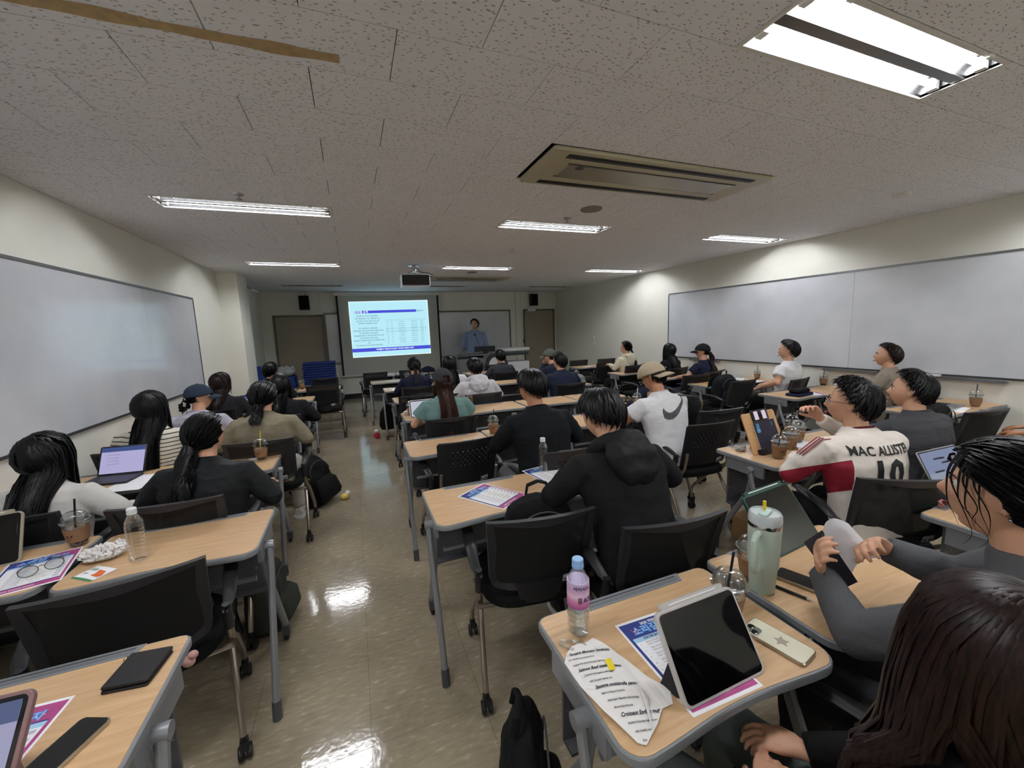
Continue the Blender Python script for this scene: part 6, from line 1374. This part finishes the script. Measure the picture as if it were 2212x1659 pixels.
tb=thing('side_table','low table carrying the stack of blue crates by the left door','table',(-.71,9.55,0)); MB().rbox(-.4,.4,-.25,.25,.53,.558,.02).build('tabletop',M_edge,tb); 
for sx in (-.35,.35):
    for sy in (-.2,.2): MB().tube([(sx,sy,0),(sx,sy,.53)],.015,8).build('leg',M_grey,tb)
for i in range(8): dup(c0,f'{nm[i]} blue crate from the bottom of the stack',(-.71+random.uniform(-.006,.006),9.55,z),0,'stacked blue crates'); z+=.052
c1=crate('blue crate with a plastic bag on it, left of the crate stack',(-1.36,9.6,.52),.36,.30,.24,0); tb2=thing('side_table','small table under the blue crate with the plastic bag','table',(-1.36,9.6,0)); MB().rbox(-.22,.22,-.2,.2,.49,.518,.02).build('tabletop',M_edge,tb2)
for sx in (-.18,.18):
    for sy in (-.16,.16): MB().tube([(sx,sy,0),(sx,sy,.49)],.014,8).build('leg',M_grey,tb2)
b=MB(); b.ball((0,0,.08),(.19,.15,.10),24,14); b.v=[(v[0]*(1+.18*NZ.noise(Vector(v)*14)),v[1],max(0,v[2]*(1+.4*NZ.noise(Vector(v)*16)))) for v in b.v]; tag(b.build('plastic_bag',mat('frosted_bag','c4c9c6',.35,alpha=.8),smooth=False,loc=(-1.36,9.6,.765)),'frosted plastic bag on top of the blue crate','bag')
t=thing('blue_box','tall blue box in the left back corner','box',(-1.70,9.0,0)); MB().box(-.1,.1,-.12,.12,0,1.02).build('panel',M_blue,t,smooth=False); MB().box(-.105,.105,-.125,.125,1.0,1.03).build('lid',M_blue,t,smooth=False)
# dark bag on front desks
b=MB(); b.loft([((0,0,0),(.17,0,0),(0,.10,0)),((0,0,.05),(.18,0,0),(0,.11,0)),((.02,0,.10),(.10,0,0),(0,.07,0)),((.02,0,.125),(.03,0,0),(0,.03,0))],20); tag(b.build('dark_bag',fab('dark_navy_bag','141a2c'),loc=(1.43,8.72,DT)),'dark navy bag on the front row desk below the screen','bag')
t=thing('drink_cup','tall white lidded cup right of the navy tee person','cup',tuple(A(931,838))); MB().lathe([(0,0),(.032,0),(.043,.15),(.045,.155),(.045,.16),(0,.165)],22).build('cup',mat('milky_cup','d4d4c4',.4),t); MB().tube([(.01,0,.16),(.012,0,.215)],.004,8).build('straw',M_sw,t)
# lectern
M_lec=mat('lectern_grey','6f6e6c',.5); M_lecw=mat('lectern_white_panel','cfd2d2',.4); M_lecd=mat('lectern_dark','2b3234',.4)
t=thing('lectern','wide grey lectern with white curved front panel and control desk','lectern',(3.1,9.35,0))
MB().box(-.90,-.22,-.25,.25,.05,.92).build('cabinet',M_lec,t,smooth=False)
b=MB(); b.tube([(-.90,-.27,.0),(-.90,-.27,1.03),(-.28,-.27,1.06)],.018,8); b.build('front_rail',M_al,t)
MB().box(-.90,.90,-.22,.28,.98,1.01).build('worktop',M_al,t,smooth=False)
b=MB(); b.T=Matrix.Rotation(R(90),4,'X'); o=[(-.24,.0),(.34,.0),(.34,.75),(.27,.92),(.12,1.0),(-.08,1.0),(-.20,.90),(-.24,.74)]; b.prism(o,.26,.30,.01); b.build('curved_frame',M_lecd,t)
b=MB(); b.T=Matrix.Rotation(R(90),4,'X'); o=[(-.16,.1),(.27,.1),(.27,.74),(.21,.87),(.10,.92),(-.05,.92),(-.13,.84),(-.16,.72)]; b.prism(o,.30,.312,.004); b.build('white_panel',M_lecw,t)
b=MB(); b.box(.36,.92,-.24,.24,.05,.78); b.build('side_cabinet',M_lecw,t,smooth=False)
b=MB(); b.T=Matrix.Translation((.62,0,1.07)); b.rbox(-.42,.36,-.28,.26,-.03,.045,.12,6,.02); b.build('control_top',M_lecw,t)
MB().box(.25,.9,-.26,.22,.94,1.0).build('drawer_unit',M_lecd,t,smooth=False)
mn=thing('monitor','black monitor standing on the lectern','monitor',(2.98,9.40,1.012),R(180)); MB().rbox(-.26,.26,-.02,.015,.03,.17,.01).build('housing',M_black,mn); MB().box(-.06,.06,-.03,.03,0,.03).build('stand',M_black,mn,smooth=False)
mc=thing('gooseneck_microphone','gooseneck microphone on the lectern before the lecturer','microphone',(2.84,9.3,1.01)); MB().lathe([(0,0),(.05,0),(.045,.02),(0,.025)],16).build('base',M_black,mc); MB().tube([(0,0,.02),(-.02,.0,.18),(-.07,.03,.36),(-.10,.06,.44)],.006,8).build('gooseneck',M_black,mc); MB().ball((-.105,.065,.46),(.018,.018,.026)).build('windscreen',M_blackfab,mc)
t=thing('drink_cup','drink cup with dark straw on the left end of the lectern','cup',(2.42,9.30,1.01)); MB().lathe([(0,0),(.03,0),(.042,.10),(0,.10)],18).build('cup',M_cupc,t); MB().lathe([(.037,.02),(.041,.06)],18).build('sleeve',M_kraft,t); MB().tube([(0,0,.05),(.006,0,.19)],.004,6).build('straw',M_sb,t)
# marks on the back wall socket etc. & black glasses/cable on desk
t=thing('eyeglasses','folded black glasses beyond the white-capped bottle','glasses',(1.22,2.08,DT),R(-20)); b=MB()
for s in (-1,1): b.tube([(s*.033+.024*math.cos(q),.0,.019+.018*math.sin(q)) for q in [2*math.pi*i/18 for i in range(19)]],.0018,6)
b.build('frame',M_black,t); MB().tube([(.056,0,.02),(.05,.08,.006)],.002,6).build('temple',M_black,t); MB().tube([(-.056,0,.02),(-.05,.08,.006)],.002,6).build('temple',M_black,t)
